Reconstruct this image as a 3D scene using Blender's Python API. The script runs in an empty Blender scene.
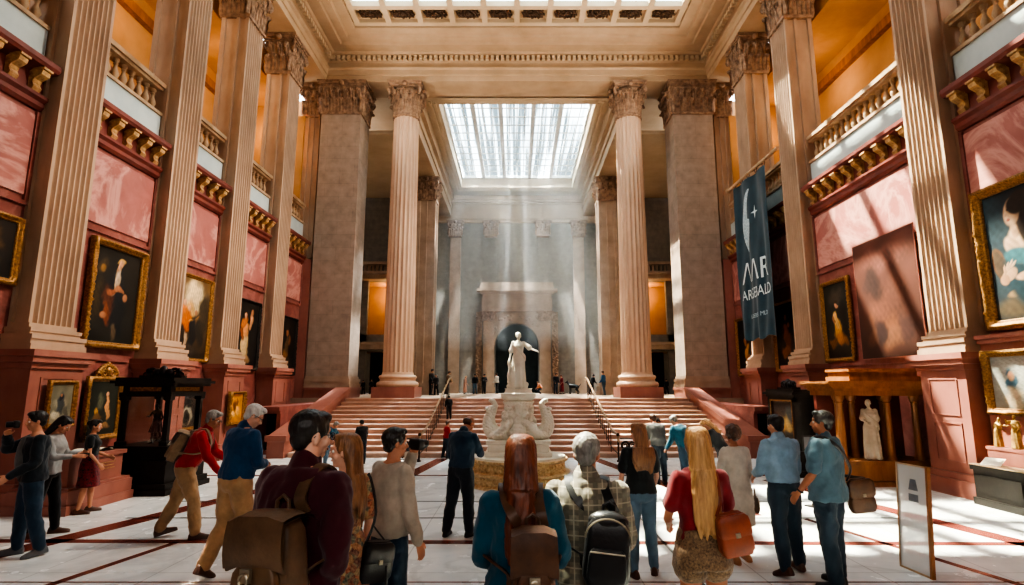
import bpy, math, random
import numpy as np
from mathutils import Vector, Matrix, noise as mnoise
R = math.radians
PI = math.pi
col = bpy.context.scene.collection
rnd = random.Random(7)

# ------------------------------------------------------------------ camera numbers (only used to work out distances)
FPX, PITCH, HC = 560.0, R(9.48), 2.0
CU, CV = 517.0, 292.5
cp_, sp_ = math.cos(PITCH), math.sin(PITCH)
def gp(u, v, z=0.0):
    """floor point seen at a picture position"""
    a, b = (u - CU) / FPX, (CV - v) / FPX
    dx, dy, dz = a, cp_ - b * sp_, sp_ + b * cp_
    t = (z - HC) / dz
    return Vector((dx * t, dy * t, z))

# ------------------------------------------------------------------ mesh builder
class MB:
    def __init__(s):
        s.v, s.f, s.m, s.cur = [], [], [], 0
    def add(s, verts, faces):
        b = len(s.v)
        s.v.extend(tuple(p) for p in verts)
        for f in faces:
            s.f.append(tuple(b + i for i in f)); s.m.append(s.cur)
    def box(s, x0, x1, y0, y1, z0, z1):
        s.add([(x0,y0,z0),(x1,y0,z0),(x1,y1,z0),(x0,y1,z0),(x0,y0,z1),(x1,y0,z1),(x1,y1,z1),(x0,y1,z1)],
              [(0,3,2,1),(4,5,6,7),(0,1,5,4),(1,2,6,5),(2,3,7,6),(3,0,4,7)])
    def obox(s, c, sx, sy, sz, M=None):
        M = M or Matrix.Identity(3); c = Vector(c)
        P = [c + M @ Vector((a*sx/2, b*sy/2, d*sz/2)) for d in (-1,1) for a,b in ((-1,-1),(1,-1),(1,1),(-1,1))]
        s.add(P, [(0,3,2,1),(4,5,6,7),(0,1,5,4),(1,2,6,5),(2,3,7,6),(3,0,4,7)])
    def rings(s, rings, cap=True, closed=True):
        n = len(rings[0]); verts = [p for r in rings for p in r]; faces = []
        for i in range(len(rings)-1):
            for j in range(n if closed else n-1):
                k = (j+1) % n
                faces.append((i*n+j, i*n+k, (i+1)*n+k, (i+1)*n+j))
        if cap and closed:
            faces.append(tuple(range(n))[::-1]); faces.append(tuple((len(rings)-1)*n+j for j in range(n)))
        s.add(verts, faces)
    def prism(s, poly, a0, a1, axis='z'):
        def P(p, a):
            if axis == 'z': return (p[0], p[1], a)
            if axis == 'y': return (p[0], a, p[1])
            return (a, p[0], p[1])
        s.rings([[P(p, a0) for p in poly], [P(p, a1) for p in poly]])
    def lathe(s, prof, n=24, c=(0,0,0)):
        s.rings([[(c[0]+r*math.cos(2*PI*j/n), c[1]+r*math.sin(2*PI*j/n), c[2]+z) for j in range(n)] for r, z in prof])
    def sqlathe(s, prof, c=(0,0,0), kx=1.0, ky=1.0):
        """stacked square mouldings: (half width, z)"""
        s.rings([[(c[0]-w*kx,c[1]-w*ky,c[2]+z),(c[0]+w*kx,c[1]-w*ky,c[2]+z),(c[0]+w*kx,c[1]+w*ky,c[2]+z),(c[0]-w*kx,c[1]+w*ky,c[2]+z)] for w, z in prof])
    def tube(s, pts, rad, n=8, flat=1.0, up=None):
        pts = [Vector(p) for p in pts]
        if not isinstance(rad, (list, tuple)): rad = [rad]*len(pts)
        rs, prev = [], None
        for i, p in enumerate(pts):
            t = (pts[min(i+1,len(pts)-1)] - pts[max(i-1,0)]); t = t.normalized() if t.length > 1e-9 else Vector((0,0,1))
            ref = Vector(up) if up is not None else (prev if prev is not None else (Vector((0,1,0)) if abs(t.y) < .9 else Vector((1,0,0))))
            a = ref - t*ref.dot(t); a = a.normalized() if a.length > 1e-6 else t.orthogonal().normalized()
            b = t.cross(a); prev = a
            rs.append([p + a*math.cos(2*PI*j/n)*rad[i]*flat + b*math.sin(2*PI*j/n)*rad[i] for j in range(n)])
        s.rings(rs)
    def ell(s, c, r, n=16, m=10, M=None):
        c = Vector(c); rs = []
        for i in range(1, m):
            th = PI*i/m; ring = []
            for j in range(n):
                ph = 2*PI*j/n
                p = Vector((r[0]*math.sin(th)*math.cos(ph), r[1]*math.sin(th)*math.sin(ph), -r[2]*math.cos(th)))
                ring.append(c + (M @ p if M else p))
            rs.append(ring)
        b = len(s.v); s.rings(rs, cap=False)
        lo, hi = Vector((0,0,-r[2])), Vector((0,0,r[2]))
        if M: lo, hi = M @ lo, M @ hi
        k = len(s.v); s.v.append(tuple(c+lo)); s.v.append(tuple(c+hi))
        for j in range(n):
            s.f.append((b+(j+1)%n, b+j, k)); s.m.append(s.cur)
            q = b+(m-2)*n
            s.f.append((q+j, q+(j+1)%n, k+1)); s.m.append(s.cur)
    def xf(s, M):
        s.v = [tuple(M @ Vector(p)) for p in s.v]; return s
    def mesh(s, name, mats, smooth=False):
        me = bpy.data.meshes.new(name); me.from_pydata(s.v, [], s.f)
        for m in (mats if isinstance(mats, (list, tuple)) else [mats]): me.materials.append(m)
        if len(me.materials) > 1: me.polygons.foreach_set('material_index', s.m)
        me.validate()
        if smooth:
            me.polygons.foreach_set('use_smooth', [True]*len(me.polygons))
            if smooth != 'all':
                try: me.set_sharp_from_angle(angle=R(40 if smooth is True else smooth))
                except Exception: pass
        me.update(); return me
    def build(s, name, mats, parent=None, smooth=False):
        return link(name, s.mesh(name, mats, smooth), parent)

def link(name, me, parent=None):
    o = bpy.data.objects.new(name, me); col.objects.link(o)
    if parent is not None: o.parent = parent
    return o
def tag(o, label=None, cat=None, group=None, kind=None):
    if label: o['label'] = label
    if cat: o['category'] = cat
    if group: o['group'] = group
    if kind: o['kind'] = kind
    return o
def thing(name, label, cat, loc=(0,0,0), rz=0.0, group=None, kind=None):
    o = bpy.data.objects.new(name, None); col.objects.link(o); o.empty_display_size = .1
    o.location = loc; o.rotation_euler = (0,0,rz)
    return tag(o, label, cat, group, kind)
def dup(o, loc, label=None, rz=None, parent=None):
    c = o.copy(); col.objects.link(c)
    if parent is not None: c.parent = parent
    else:
        c.location = loc
        if rz is not None: c.rotation_euler = (0,0,rz)
        if label: c['label'] = label
    for ch in [x for x in KIDS.get(o.name, o.children)]: dup(ch, None, parent=c)
    return c
KIDS = {}
def remesh(mb, voxel, it=4, fac=.5):
    """one continuous skin around overlapping volumes"""
    me = mb.mesh('tmp', [], False); o = bpy.data.objects.new('tmp', me); col.objects.link(o)
    m = o.modifiers.new('r', 'REMESH'); m.mode = 'VOXEL'; m.voxel_size = voxel
    if it:
        k = o.modifiers.new('s', 'SMOOTH'); k.iterations = it; k.factor = fac
    dg = bpy.context.evaluated_depsgraph_get(); dg.update()
    out = bpy.data.meshes.new_from_object(o.evaluated_get(dg))
    bpy.data.objects.remove(o); bpy.data.meshes.remove(me)
    out.polygons.foreach_set('use_smooth', [True]*len(out.polygons))
    return out
def put(name, me, mat, parent):
    me.materials.clear(); me.materials.append(mat); me.name = name
    return link(name, me, parent)
def wrinkle(me, amp, scale, stretch=(1,1,1), seed=0, fn=None):
    n = len(me.vertices); co = np.empty(n*3); no = np.empty(n*3)
    me.vertices.foreach_get('co', co); me.vertices.foreach_get('normal', no)
    co = co.reshape(-1,3); no = no.reshape(-1,3); d = np.empty(n)
    for i in range(n):
        p = Vector((co[i,0]*scale*stretch[0]+seed, co[i,1]*scale*stretch[1], co[i,2]*scale*stretch[2]))
        a = mnoise.noise(p)
        d[i] = (1-abs(a)*2.2)*.7 + .5*mnoise.noise(p*2.1)
        if fn: d[i] *= fn(co[i])
    co += no*(d*amp)[:,None]
    me.vertices.foreach_set('co', co.ravel()); me.update()

# ------------------------------------------------------------------ materials
def lin(c):
    return tuple((x/12.92 if x <= .04045 else ((x+.055)/1.055)**2.4) for x in (v/255 for v in c))
class NT:
    def __init__(s, name):
        s.mat = bpy.data.materials.new(name); s.mat.use_nodes = True
        s.t = s.mat.node_tree; s.n = s.t.nodes; s.b = s.n['Principled BSDF']; s.out = s.n['Material Output']
    def node(s, typ, **kw):
        x = s.n.new(typ)
        for k, v in kw.items():
            if k.startswith('i_'):
                key = k[2:]; key = int(key) if key.isdigit() else key.replace('_', ' ')
                x.inputs[key].default_value = v
            else: setattr(x, k, v)
        return x
    def ln(s, a, b): s.t.links.new(a, b)
    def coord(s, scale=(1,1,1), rot=(0,0,0), kind='Object'):
        c = s.node('ShaderNodeTexCoord'); m = s.node('ShaderNodeMapping')
        m.inputs['Scale'].default_value = scale; m.inputs['Rotation'].default_value = rot
        s.ln(c.outputs[kind], m.inputs['Vector']); return m.outputs['Vector']
    def ramp(s, fac, stops):
        r = s.node('ShaderNodeValToRGB'); e = r.color_ramp.elements
        while len(e) < len(stops): e.new(.5)
        for k, (p, c) in zip(e, stops): k.position = p; k.color = (*lin(c), 1)
        s.ln(fac, r.inputs['Fac']); return r.outputs['Color']
    def mix(s, f, a, b, blend='MIX'):
        m = s.node('ShaderNodeMix', data_type='RGBA', blend_type=blend)
        for sock, v in ((m.inputs[0], f), (m.inputs[6], a), (m.inputs[7], b)):
            if isinstance(v, (int, float)): sock.default_value = v
            elif isinstance(v, tuple): sock.default_value = (*v, 1) if len(v) == 3 else v
            else: s.ln(v, sock)
        return m.outputs[2]
    def math(s, op, a, b=0.0):
        m = s.node('ShaderNodeMath', operation=op)
        for i, v in enumerate((a, b)):
            if isinstance(v, (int, float)): m.inputs[i].default_value = v
            else: s.ln(v, m.inputs[i])
        return m.outputs[0]
    def noise(s, vec, scale, detail=4, rough=.55, dist=0.0):
        x = s.node('ShaderNodeTexNoise'); x.inputs['Scale'].default_value = scale; x.inputs['Detail'].default_value = detail
        x.inputs['Roughness'].default_value = rough; x.inputs['Distortion'].default_value = dist
        if vec is not None: s.ln(vec, x.inputs['Vector'])
        return x.outputs['Fac']
    def bump(s, h, strength=.3, dist=.02):
        x = s.node('ShaderNodeBump'); x.inputs['Strength'].default_value = strength; x.inputs['Distance'].default_value = dist
        s.ln(h, x.inputs['Height']); s.ln(x.outputs['Normal'], s.b.inputs['Normal'])
    def base(s, c):
        if isinstance(c, tuple): s.b.inputs['Base Color'].default_value = (*c, 1)
        else: s.ln(c, s.b.inputs['Base Color'])
    def set(s, rough=.6, metal=0.0, spec=.5, sheen=0.0):
        s.b.inputs['Roughness'].default_value = rough; s.b.inputs['Metallic'].default_value = metal
        s.b.inputs['Specular IOR Level'].default_value = spec
        if sheen: s.b.inputs['Sheen Weight'].default_value = sheen
        return s.mat
def pm(name, c1, c2=None, scale=4, rough=.6, bump=.15, metal=0.0, stretch=(1,1,1), detail=5, spec=.4, bscale=None, bdist=.01, dist=0.0, sheen=0.0):
    t = NT(name); c2 = c2 or tuple(int(v*.8) for v in c1)
    v = t.coord(stretch); f = t.noise(v, scale, detail, .6, dist)
    t.base(t.ramp(f, [(.3, c2), (.7, c1)]))
    if bump: t.bump(t.noise(v, bscale or scale*6, 4), bump, bdist)
    return t.set(rough, metal, spec, sheen)
def stone_blocks(name, c1, c2, bw=1.2, bh=.55):
    t = NT(name); c = t.node('ShaderNodeTexCoord'); sx = t.node('ShaderNodeSeparateXYZ'); t.ln(c.outputs['Object'], sx.inputs[0])
    cb = t.node('ShaderNodeCombineXYZ'); t.ln(t.math('ADD', sx.outputs[0], sx.outputs[1]), cb.inputs[0]); t.ln(sx.outputs[2], cb.inputs[1])
    b = t.node('ShaderNodeTexBrick'); t.ln(cb.outputs[0], b.inputs['Vector'])
    b.inputs['Scale'].default_value = 1; b.inputs['Brick Width'].default_value = bw; b.inputs['Row Height'].default_value = bh
    b.inputs['Mortar Size'].default_value = .006; b.inputs['Mortar Smooth'].default_value = .3
    for k, q in (('Color1', c1), ('Color2', c2), ('Mortar', tuple(int(v*.72) for v in c1))): b.inputs[k].default_value = (*lin(q), 1)
    n = t.noise(t.coord((1,1,1)), 3, 6)
    t.base(t.mix(.5, b.outputs['Color'], t.ramp(n, [(.25, tuple(int(v*.72) for v in c1)), (.75, tuple(min(255, int(v*1.12)) for v in c1))]), 'MULTIPLY' if False else 'MIX'))
    t.bump(n, .12, .02); return t.set(.8, 0, .3)
def marble(name, c1, c2, vein, scale=.8, rough=.35, vs=(1,1,1), amount=.55):
    t = NT(name); v = t.coord(vs); n = t.noise(v, scale, 8, .6, 1.2)
    basec = t.ramp(t.noise(v, scale*2.2, 6, .6, .6), [(.3, c2), (.7, c1)])
    d = t.math('ABSOLUTE', t.math('SUBTRACT', n, .5)); vm = t.math('SUBTRACT', 1.0, t.math('MULTIPLY', d, 14.0)); vm = t.math('MAXIMUM', vm, 0.0)
    t.base(t.mix(t.math('MULTIPLY', vm, amount), basec, lin(vein)))
    t.bump(n, .04, .01); return t.set(rough, 0, .4)
def vcol(name, rough=.5):
    t = NT(name); a = t.node('ShaderNodeAttribute', attribute_name='paint')
    n = t.noise(t.coord((1,1,1)), 60, 3); t.base(t.mix(.25, a.outputs['Color'], t.ramp(n, [(.3, (20,16,14)), (.8, (190,170,140))]), 'OVERLAY'))
    t.bump(n, .06, .004); return t.set(rough, 0, .35)
def emit(name, c, s):
    t = NT(name); t.b.inputs['Emission Color'].default_value = (*lin(c), 1); t.b.inputs['Emission Strength'].default_value = s
    t.base(lin(c)); return t.set(.6)

M = {}
M['tan'] = pm('tan_limestone', (182,156,134), (152,128,108), 1.6, .7, .12, bscale=14)
M['tan_fl'] = pm('fluted_limestone', (190,160,134), (158,130,108), 1.2, .75, .12, bscale=10, stretch=(1,1,.5))
M['round'] = pm('rosy_column_stone', (214,182,154), (190,154,128), 1.3, .6, .1, stretch=(1,1,.4), bscale=12)
M['cap'] = pm('carved_capital_stone', (176,144,118), (104,80,64), 5, .8, .5, bscale=16, bdist=.03)
M['capdark'] = pm('coffer_carving_bronze', (96,70,48), (38,26,18), 8, .6, .5, bscale=22, bdist=.03)
M['grey'] = stone_blocks('grey_ashlar', (166,146,130), (154,136,122))
M['back'] = stone_blocks('back_wall_ashlar', (134,126,116), (126,118,110), 1.3, .6)
M['plaster'] = pm('warm_ceiling_plaster', (198,176,148), (180,156,126), .7, .75, .05, bscale=9)
M['plaster2'] = pm('frieze_plaster', (184,158,130), (162,136,108), .8, .75, .05, bscale=9)
M['gallery'] = pm('ochre_gallery_plaster', (186,142,94), (156,114,70), .6, .8, .05)
M['red'] = marble('red_marble', (144,86,78), (110,60,54), (178,124,114), .7, .38, (1,1,1.4), .3)
M['redpanel'] = marble('pink_veined_marble', (174,112,104), (148,88,82), (220,172,158), .55, .42, (1,1,1.2), .5)
M['redcor'] = pm('oxblood_cornice', (126,64,55), (92,44,38), 2, .45, .1)
M['redped'] = pm('terracotta_pedestal_marble', (162,108,94), (134,84,74), 1.6, .42, .06, stretch=(1,1,.6))
M['corbel'] = pm('gilded_corbel_stone', (214,178,122), (128,86,54), 9, .6, .4, bscale=24)
M['plinth'] = pm('pale_blue_parapet', (196,206,204), (170,184,184), 1.2, .6, .04)
M['balus'] = pm('balustrade_stone', (196,168,136), (150,122,94), 3, .75, .2)
M['gold'] = pm('gilded_wood', (176,130,74), (92,60,30), 26, .45, .6, .5, bscale=40, bdist=.012, spec=.5)
M['gold2'] = pm('bright_gold_leaf', (240,216,170), (172,136,90), 12, .5, .7, .2, bscale=26, bdist=.02)
M['wood'] = pm('honey_carved_wood', (158,106,62), (112,68,38), 3, .45, .15, stretch=(2,2,.4))
M['blackwood'] = pm('ebonised_wood', (36,31,28), (20,17,16), 4, .5, .1, spec=.25)
M['bronze'] = pm('dark_bronze', (52,48,50), (22,20,22), 8, .35, .3, .7)
M['white'] = pm('white_marble_statue', (240,234,218), (214,204,184), 3, .45, .15, bscale=18, spec=.4)
M['ivory'] = pm('ivory_statue_stone', (232,222,200), (200,186,160), 4, .55, .2)
M['gilt'] = pm('aged_gilt_figure', (206,170,104), (120,84,44), 9, .45, .4, .4)
M['step'] = pm('rosy_stair_stone', (206,172,152), (182,146,126), 2, .6, .08)
M['iron'] = pm('wrought_iron', (70,56,46), (40,32,28), 6, .5, .1, .5)
M['brass'] = pm('handrail_bronze', (168,142,112), (120,98,76), 4, .35, .05, .5)
M['dark'] = pm('dark_shade_sheet', (38,30,28), (24,20,18), 2, .9, 0)  # near-black colour standing for the shade inside openings
M['teal'] = pm('dark_teal_niche', (36,52,54), (22,34,38), 1.5, .7, .05)
M['paint'] = vcol('oil_paint')
M['iron2'] = pm('skylight_bars', (244,244,240), (232,232,228), 2, .5, 0)
def glassy(name, c=(255,255,255), a=.88):
    t = NT(name); tr = t.node('ShaderNodeBsdfTransparent'); tr.inputs[0].default_value = (*lin(c), 1)
    g = t.node('ShaderNodeBsdfGlossy'); g.inputs['Roughness'].default_value = .05
    m = t.node('ShaderNodeMixShader'); m.inputs[0].default_value = 1-a
    t.ln(tr.outputs[0], m.inputs[1]); t.ln(g.outputs[0], m.inputs[2]); t.ln(m.outputs[0], t.out.inputs['Surface'])
    return t.mat
M['glass'] = glassy('clear_glass', a=.93)
M['skyglass'] = glassy('skylight_glass', (240,248,250), .95)
def ray_glass():
    t = NT('ray_striped_skylight_glass'); tr = t.node('ShaderNodeBsdfTransparent')
    n = t.noise(t.coord((1,.02,1)), 3.4, 3, .6); t.ln(t.ramp(n, [(.45,(152,160,162)),(.56,(250,254,255))]), tr.inputs[0])  # dim and clear stripes added to break the light into rays
    t.ln(tr.outputs[0], t.out.inputs['Surface']); return t.mat
M['ray_glass'] = ray_glass()
def frosted():
    t = NT('frosted_panel'); tr = t.node('ShaderNodeBsdfTransparent'); d = t.node('ShaderNodeBsdfPrincipled')
    d.inputs['Base Color'].default_value = (*lin((226,232,232)), 1); d.inputs['Roughness'].default_value = .25
    m = t.node('ShaderNodeMixShader'); m.inputs[0].default_value = .6
    t.ln(tr.outputs[0], m.inputs[1]); t.ln(d.outputs[0], m.inputs[2]); t.ln(m.outputs[0], t.out.inputs['Surface']); return t.mat
M['frost'] = frosted()
def floor_mat():
    t = NT('white_marble_floor'); v = t.coord((1,1,1)); n = t.noise(v, .5, 8, .6, 1.0)
    c = t.ramp(t.noise(v, 1.4, 6, .62, .8), [(.25, (206,209,209)), (.55, (226,228,226)), (.8, (238,237,232))])
    d = t.math('ABSOLUTE', t.math('SUBTRACT', n, .5)); vm = t.math('MAXIMUM', t.math('SUBTRACT', 1.0, t.math('MULTIPLY', d, 22.0)), 0.0)
    c = t.mix(t.math('MULTIPLY', vm, .35), c, lin((160,166,168)))
    b = t.node('ShaderNodeTexBrick'); b.offset = 0; t.ln(v, b.inputs['Vector'])
    b.inputs['Scale'].default_value = 1; b.inputs['Brick Width'].default_value = 1.3; b.inputs['Row Height'].default_value = 1.3; b.inputs['Mortar Size'].default_value = .008
    b.inputs['Color1'].default_value = b.inputs['Color2'].default_value = (1,1,1,1); b.inputs['Mortar'].default_value = (.55,.55,.55,1)
    t.base(t.mix(.7, c, b.outputs['Color'], 'MULTIPLY'))
    r = t.node('ShaderNodeMapRange'); r.inputs[3].default_value = .16; r.inputs[4].default_value = .34; t.ln(t.noise(v, 3, 4), r.inputs[0]); t.ln(r.outputs[0], t.b.inputs['Roughness'])
    t.b.inputs['Specular IOR Level'].default_value = .45; return t.mat
M['floor'] = floor_mat()
M['band'] = pm('oxblood_floor_inlay', (122,64,54), (96,46,40), 2.5, .26, 0)
M['greyband'] = pm('slate_floor_inlay', (112,116,118), (92,96,98), 2.5, .26, 0)
def fabric(name, c1, c2=None, scale=5, rough=.85, bump=.25, sheen=.2):
    return pm(name, c1, c2 or tuple(int(v*.78) for v in c1), scale, rough, bump, bscale=90, bdist=.003, sheen=sheen, spec=.2)
# ================================================================== SETTING
XP, XW = 8.4, 8.75            # nave face of the piers, face of the side walls
ZA, ZC = 14.95, 16.42          # underside of the entablature, main ceiling
ZL, YS0, YS1 = 1.54, 16.4, 22.0   # landing height, foot and head of the stairs
LB = [(3.0, 9.57), (10.59, 12.94), (13.96, 15.89), (16.91, 19.09), (20.11, 22.29)]
RB = [(3.0, 10.39), (11.41, 15.94), (16.96, 19.09), (20.11, 22.29)]
LP, RP = [10.08, 13.45, 16.4, 19.6], [10.9, 16.45, 19.6]
def struct(name, mb, mats, smooth=False, label=None, parent=None):
    o = mb.build(name, mats, parent, smooth)
    if parent is None: o['kind'] = 'structure'
    if label: o['label'] = label
    return o
# ---- floor with inlaid bands
b = MB(); b.add([(-12,-7,0),(12,-7,0),(12,22,0),(-12,22,0)], [(0,1,2,3)])
def strip(p, q, w, z=.002):
    p, q = Vector((*p, z)), Vector((*q, z)); d = (q-p).normalized(); n = Vector((-d.y, d.x, 0))*w/2
    b.add([p-n, q-n, q+n, p+n], [(0,1,2,3)])
b.cur = 1
def line(p, q, y0, y1, w):
    k = (q[0]-p[0])/(q[1]-p[1]); strip((p[0]+k*(y0-p[1]), y0), (p[0]+k*(y1-p[1]), y1), w)
line((-6.3,6.92), (-5.4,9.96), 2, 12.6, .36); line((6.6,7.3), (6.05,9.8), 2, 12.6, .34)
line((-4.85,5.7), (-4.48,7.4), 1, 7.7, .11); line((5.2,5.85), (4.88,7.1), 1, 9.0, .11)
strip((-8.7,7.78), (8.7,7.6), .17); strip((-8.7,13.2), (8.7,13.2), .15)
line((-2.6,12.0), (-2.2,15.2), 9.6, 16.2, .34); line((2.4,15.0), (3.2,11.4), 9.2, 16.2, .34)
b.cur = 2
strip((-6,10.3), (6,10.3), .07); strip((-6,9.05), (6,9.05), .07); strip((-1.6,3), (-1.6,9.0), .04); strip((1.9,3), (1.9,9.0), .04)
b.cur = 1; strip((-6,6.2), (6,6.2), .03)
struct('floor', b, [M['floor'], M['band'], M['greyband']], label='white marble floor crossed by oxblood inlaid bands')

# ---- side walls
def side_wall(name, sgn, bays):
    b = MB()
    def bx(x0, x1, *r): b.box(*sorted((sgn*x0, sgn*x1)), *r)
    b.cur = 0; bx(9.27, 9.5, 2.9, 23.6, 0, 7.85)
    for y0, y1 in bays:
        b.cur = 0; bx(XW, 9.27, y0, y1, 0, 6.93)
        bx(XW-.05, XW, y0+.01, y1-.01, 5.16, 5.24); bx(XW-.05, XW, y0+.3, y1-.3, 2.52, 2.66); bx(XW-.08, XW, y0+.3, y1-.3, 0, .35)
        b.cur = 1; bx(XW-.035, XW, y0+.1, y1-.1, 5.34, 6.84)
        b.cur = 0
        bx(XW-.05, XW, y0, y0+.08, 5.24, 6.92); bx(XW-.05, XW, y1-.08, y1, 5.24, 6.92)
    # gallery: floor, back wall with a cornice and doorways, ceiling
    b.cur = 2
    bx(9.51, 11.7, 2.9, 22.2, 7.6, 7.84); bx(11.5, 11.7, 2.9, 22.2, 7.84, 14.9); bx(9.64, 11.7, 2.9, 22.2, 13.75, 14.0); bx(9.64, 9.8, 2.9, 22.2, 14.0, 14.94)
    bx(9.0, 11.7, 22.2, 22.29, 9.45, 13.3); bx(9.5, 11.7, 22.2, 22.29, 13.3, 14.94); bx(8.85, 11.7, 24.0, 24.1, 7.9, 14.94); bx(9.3, 11.7, 22.2, 22.29, 7.84, 9.45)
    b.cur = 3; bx(11.3, 11.5, 2.9, 22.2, 12.9, 13.2); bx(11.4, 11.5, 2.9, 22.2, 9.9, 10.05)
    b.cur = 4
    for y0, y1 in bays:
        m = (y0+y1)/2; bx(11.44, 11.5, m-.9, m-.2, 9.9, 10.9); bx(11.44, 11.5, m+.4, m+.9, 9.2, 10.6)
    # red jamb under the corner pier
    b.cur = 5; bx(XP, 9.27, 22.3, 23.6, 0, 7.1)
    return struct(name, b, [M['red'], M['redpanel'], M['gallery'], M['wood'], M['redcor'], M['redped']], label='red marble wall with pink veined panels and an ochre gallery above')
b = MB(); b.box(-9.6, 9.6, -7.2, -7, 0, ZC); b.box(-9.6,-9.4,-7,2.9,0,ZC); b.box(9.4,9.6,-7,2.9,0,ZC)
struct('wall_front', b, M['red'], label='plain red wall closing the hall behind the viewer')
b = MB(); b.box(-9.6, 9.6, -7.2, 4.1, ZC+.02, ZC+.3); struct('ceiling_front', b, M['plaster'], label='plain plaster ceiling over the viewer')
side_wall('wall_left', -1, LB); side_wall('wall_right', 1, RB)

# ---- entablature and coffered ceiling of the hall
def along(b, x, y0, y1, prof, sgn):
    """mouldings of the long sides; prof = (inset from the wall line, z)"""
    b.prism([(sgn*(x-p-.004), z+.004) for p, z in prof], y0, y1, 'y')
ENT = [(-1.4,ZA),(0,ZA),(0,ZA+.25),(.05,ZA+.27),(.05,ZA+.5),(.12,ZA+.56),(.12,ZA+.62),(.02,ZA+.64),(.02,ZA+.86),(.12,ZA+.9),(.12,ZA+1.05),(.32,ZA+1.12),(.36,ZA+1.2),(.8,ZA+1.2),(.84,ZA+1.28),(1.15,ZA+1.3),(1.2,ZA+1.4),(1.6,ZA+1.42),(1.6,ZC+.3),(-1.4,ZC+.3)]
b = MB()
for s in (-1, 1): along(b, 8.2, 2.9, 23.6, ENT, s)
b.prism([(22.3-p, z) for p, z in ENT], -9.6, 9.6, 'x')
struct('trim_1', b, M['plaster2'], label='moulded tan entablature running round the hall below the ceiling')
b = MB()
y = 5.0
while y < 22.0:
    for s in (-1, 1): b.box(*sorted((s*8.07, s*7.92)), y, y+.13, ZA+.88, ZA+1.06)
    y += .22
x = -7.95
while x < 7.95:
    b.box(x, x+.13, 22.02, 22.17, ZA+.88, ZA+1.06); x += .22
struct('trim_2', b, M['plaster'], label='row of small dentils under the ceiling cornice')
GX = [-6.45 + 1.29*i for i in range(11)]; GY = [20.55, 19.55, 17.9, 16.2, 14.5, 12.8, 11.1, 9.4, 7.7, 6.0, 4.3]
ce = thing('ceiling', 'cream coffered ceiling with bronze carvings and glazed panels', None, kind='structure')
b = MB()
for x in GX: b.box(x-.11, x+.11, 4.2, 20.64, ZC, ZC+.24)
for y in GY: b.box(-6.59, 6.59, y-.11, y+.11, ZC+.006, ZC+.23)
b.box(-6.58, 6.58, 19.5, 20.62, ZC+.18, ZC+.25)
for y0, y1 in ((12.8,14.5),(4.2,9.4)): b.box(-6.6, 6.6, y0, y1, ZC+.22, ZC+.3)  # unseen solid rows added to stripe the sun and dim the near end
b.build('ceiling_beams', M['plaster'], ce)
b = MB(); b.box(-6.6, 6.6, 4.2, 19.45, ZC+.2, ZC+.215); b.build('ceiling_glass', M['skyglass'], ce)
def rosette(seed):
    r = random.Random(seed); q = MB(); q.box(-.4, .4, -.28, .28, 0, .03)
    for i in range(26):
        a = i*2.4; d = .07+.3*math.sqrt(i/26)
        q.ell((1.25*d*math.cos(a), .75*d*math.sin(a), -.03), (.075, .04, .04), 8, 5, Matrix.Rotation(a+1, 3, 'Z'))
    q.ell((0,0,-.04), (.09,.09,.06), 10, 6); return q
for i in range(10):
    if i in (0, 9): pass
    q = rosette(3); q.build('coffer_carving', M['capdark'], ce).location = ((GX[i]+GX[i+1])/2, 20.05, ZC+.14)

# ---- corinthian capitals
def leaf(b, p, n, t, h, w, curl=1.0):
    p, n, t = Vector(p), Vector(n), Vector(t); up = Vector((0,0,1))
    prof = [(0,0),(.03,.28),(.05,.56),(.11,.8),(.2,.96),(.29,.98),(.33,.88),(.3,.78)]; wid = [.8,1.05,.85,1.0,.72,.7,.45,.2]
    rs = []
    for (o, z), k in zip(prof, wid):
        c = p + n*o*curl*h*.85 + up*z*h
        rs.append([c + t*w*k*a - n*d*w for a, d in ((-1,.28),(-.55,-.1),(-.12,-.05),(0,-.28),(.12,-.05),(.55,-.1),(1,.28))])
    b.rings(rs, cap=False, closed=False)
def volute(b, c, n, r):
    c, n = Vector(c), Vector(n); up = Vector((0,0,1)); pts = []; rad = []
    for i in range(22):
        a = i*.5 - 1.2; q = r*(1-i/26); pts.append(c + n*math.cos(a)*q + up*math.sin(a)*q); rad.append(r*.3*(1-i/40))
    b.tube(pts, rad, 6)
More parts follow.
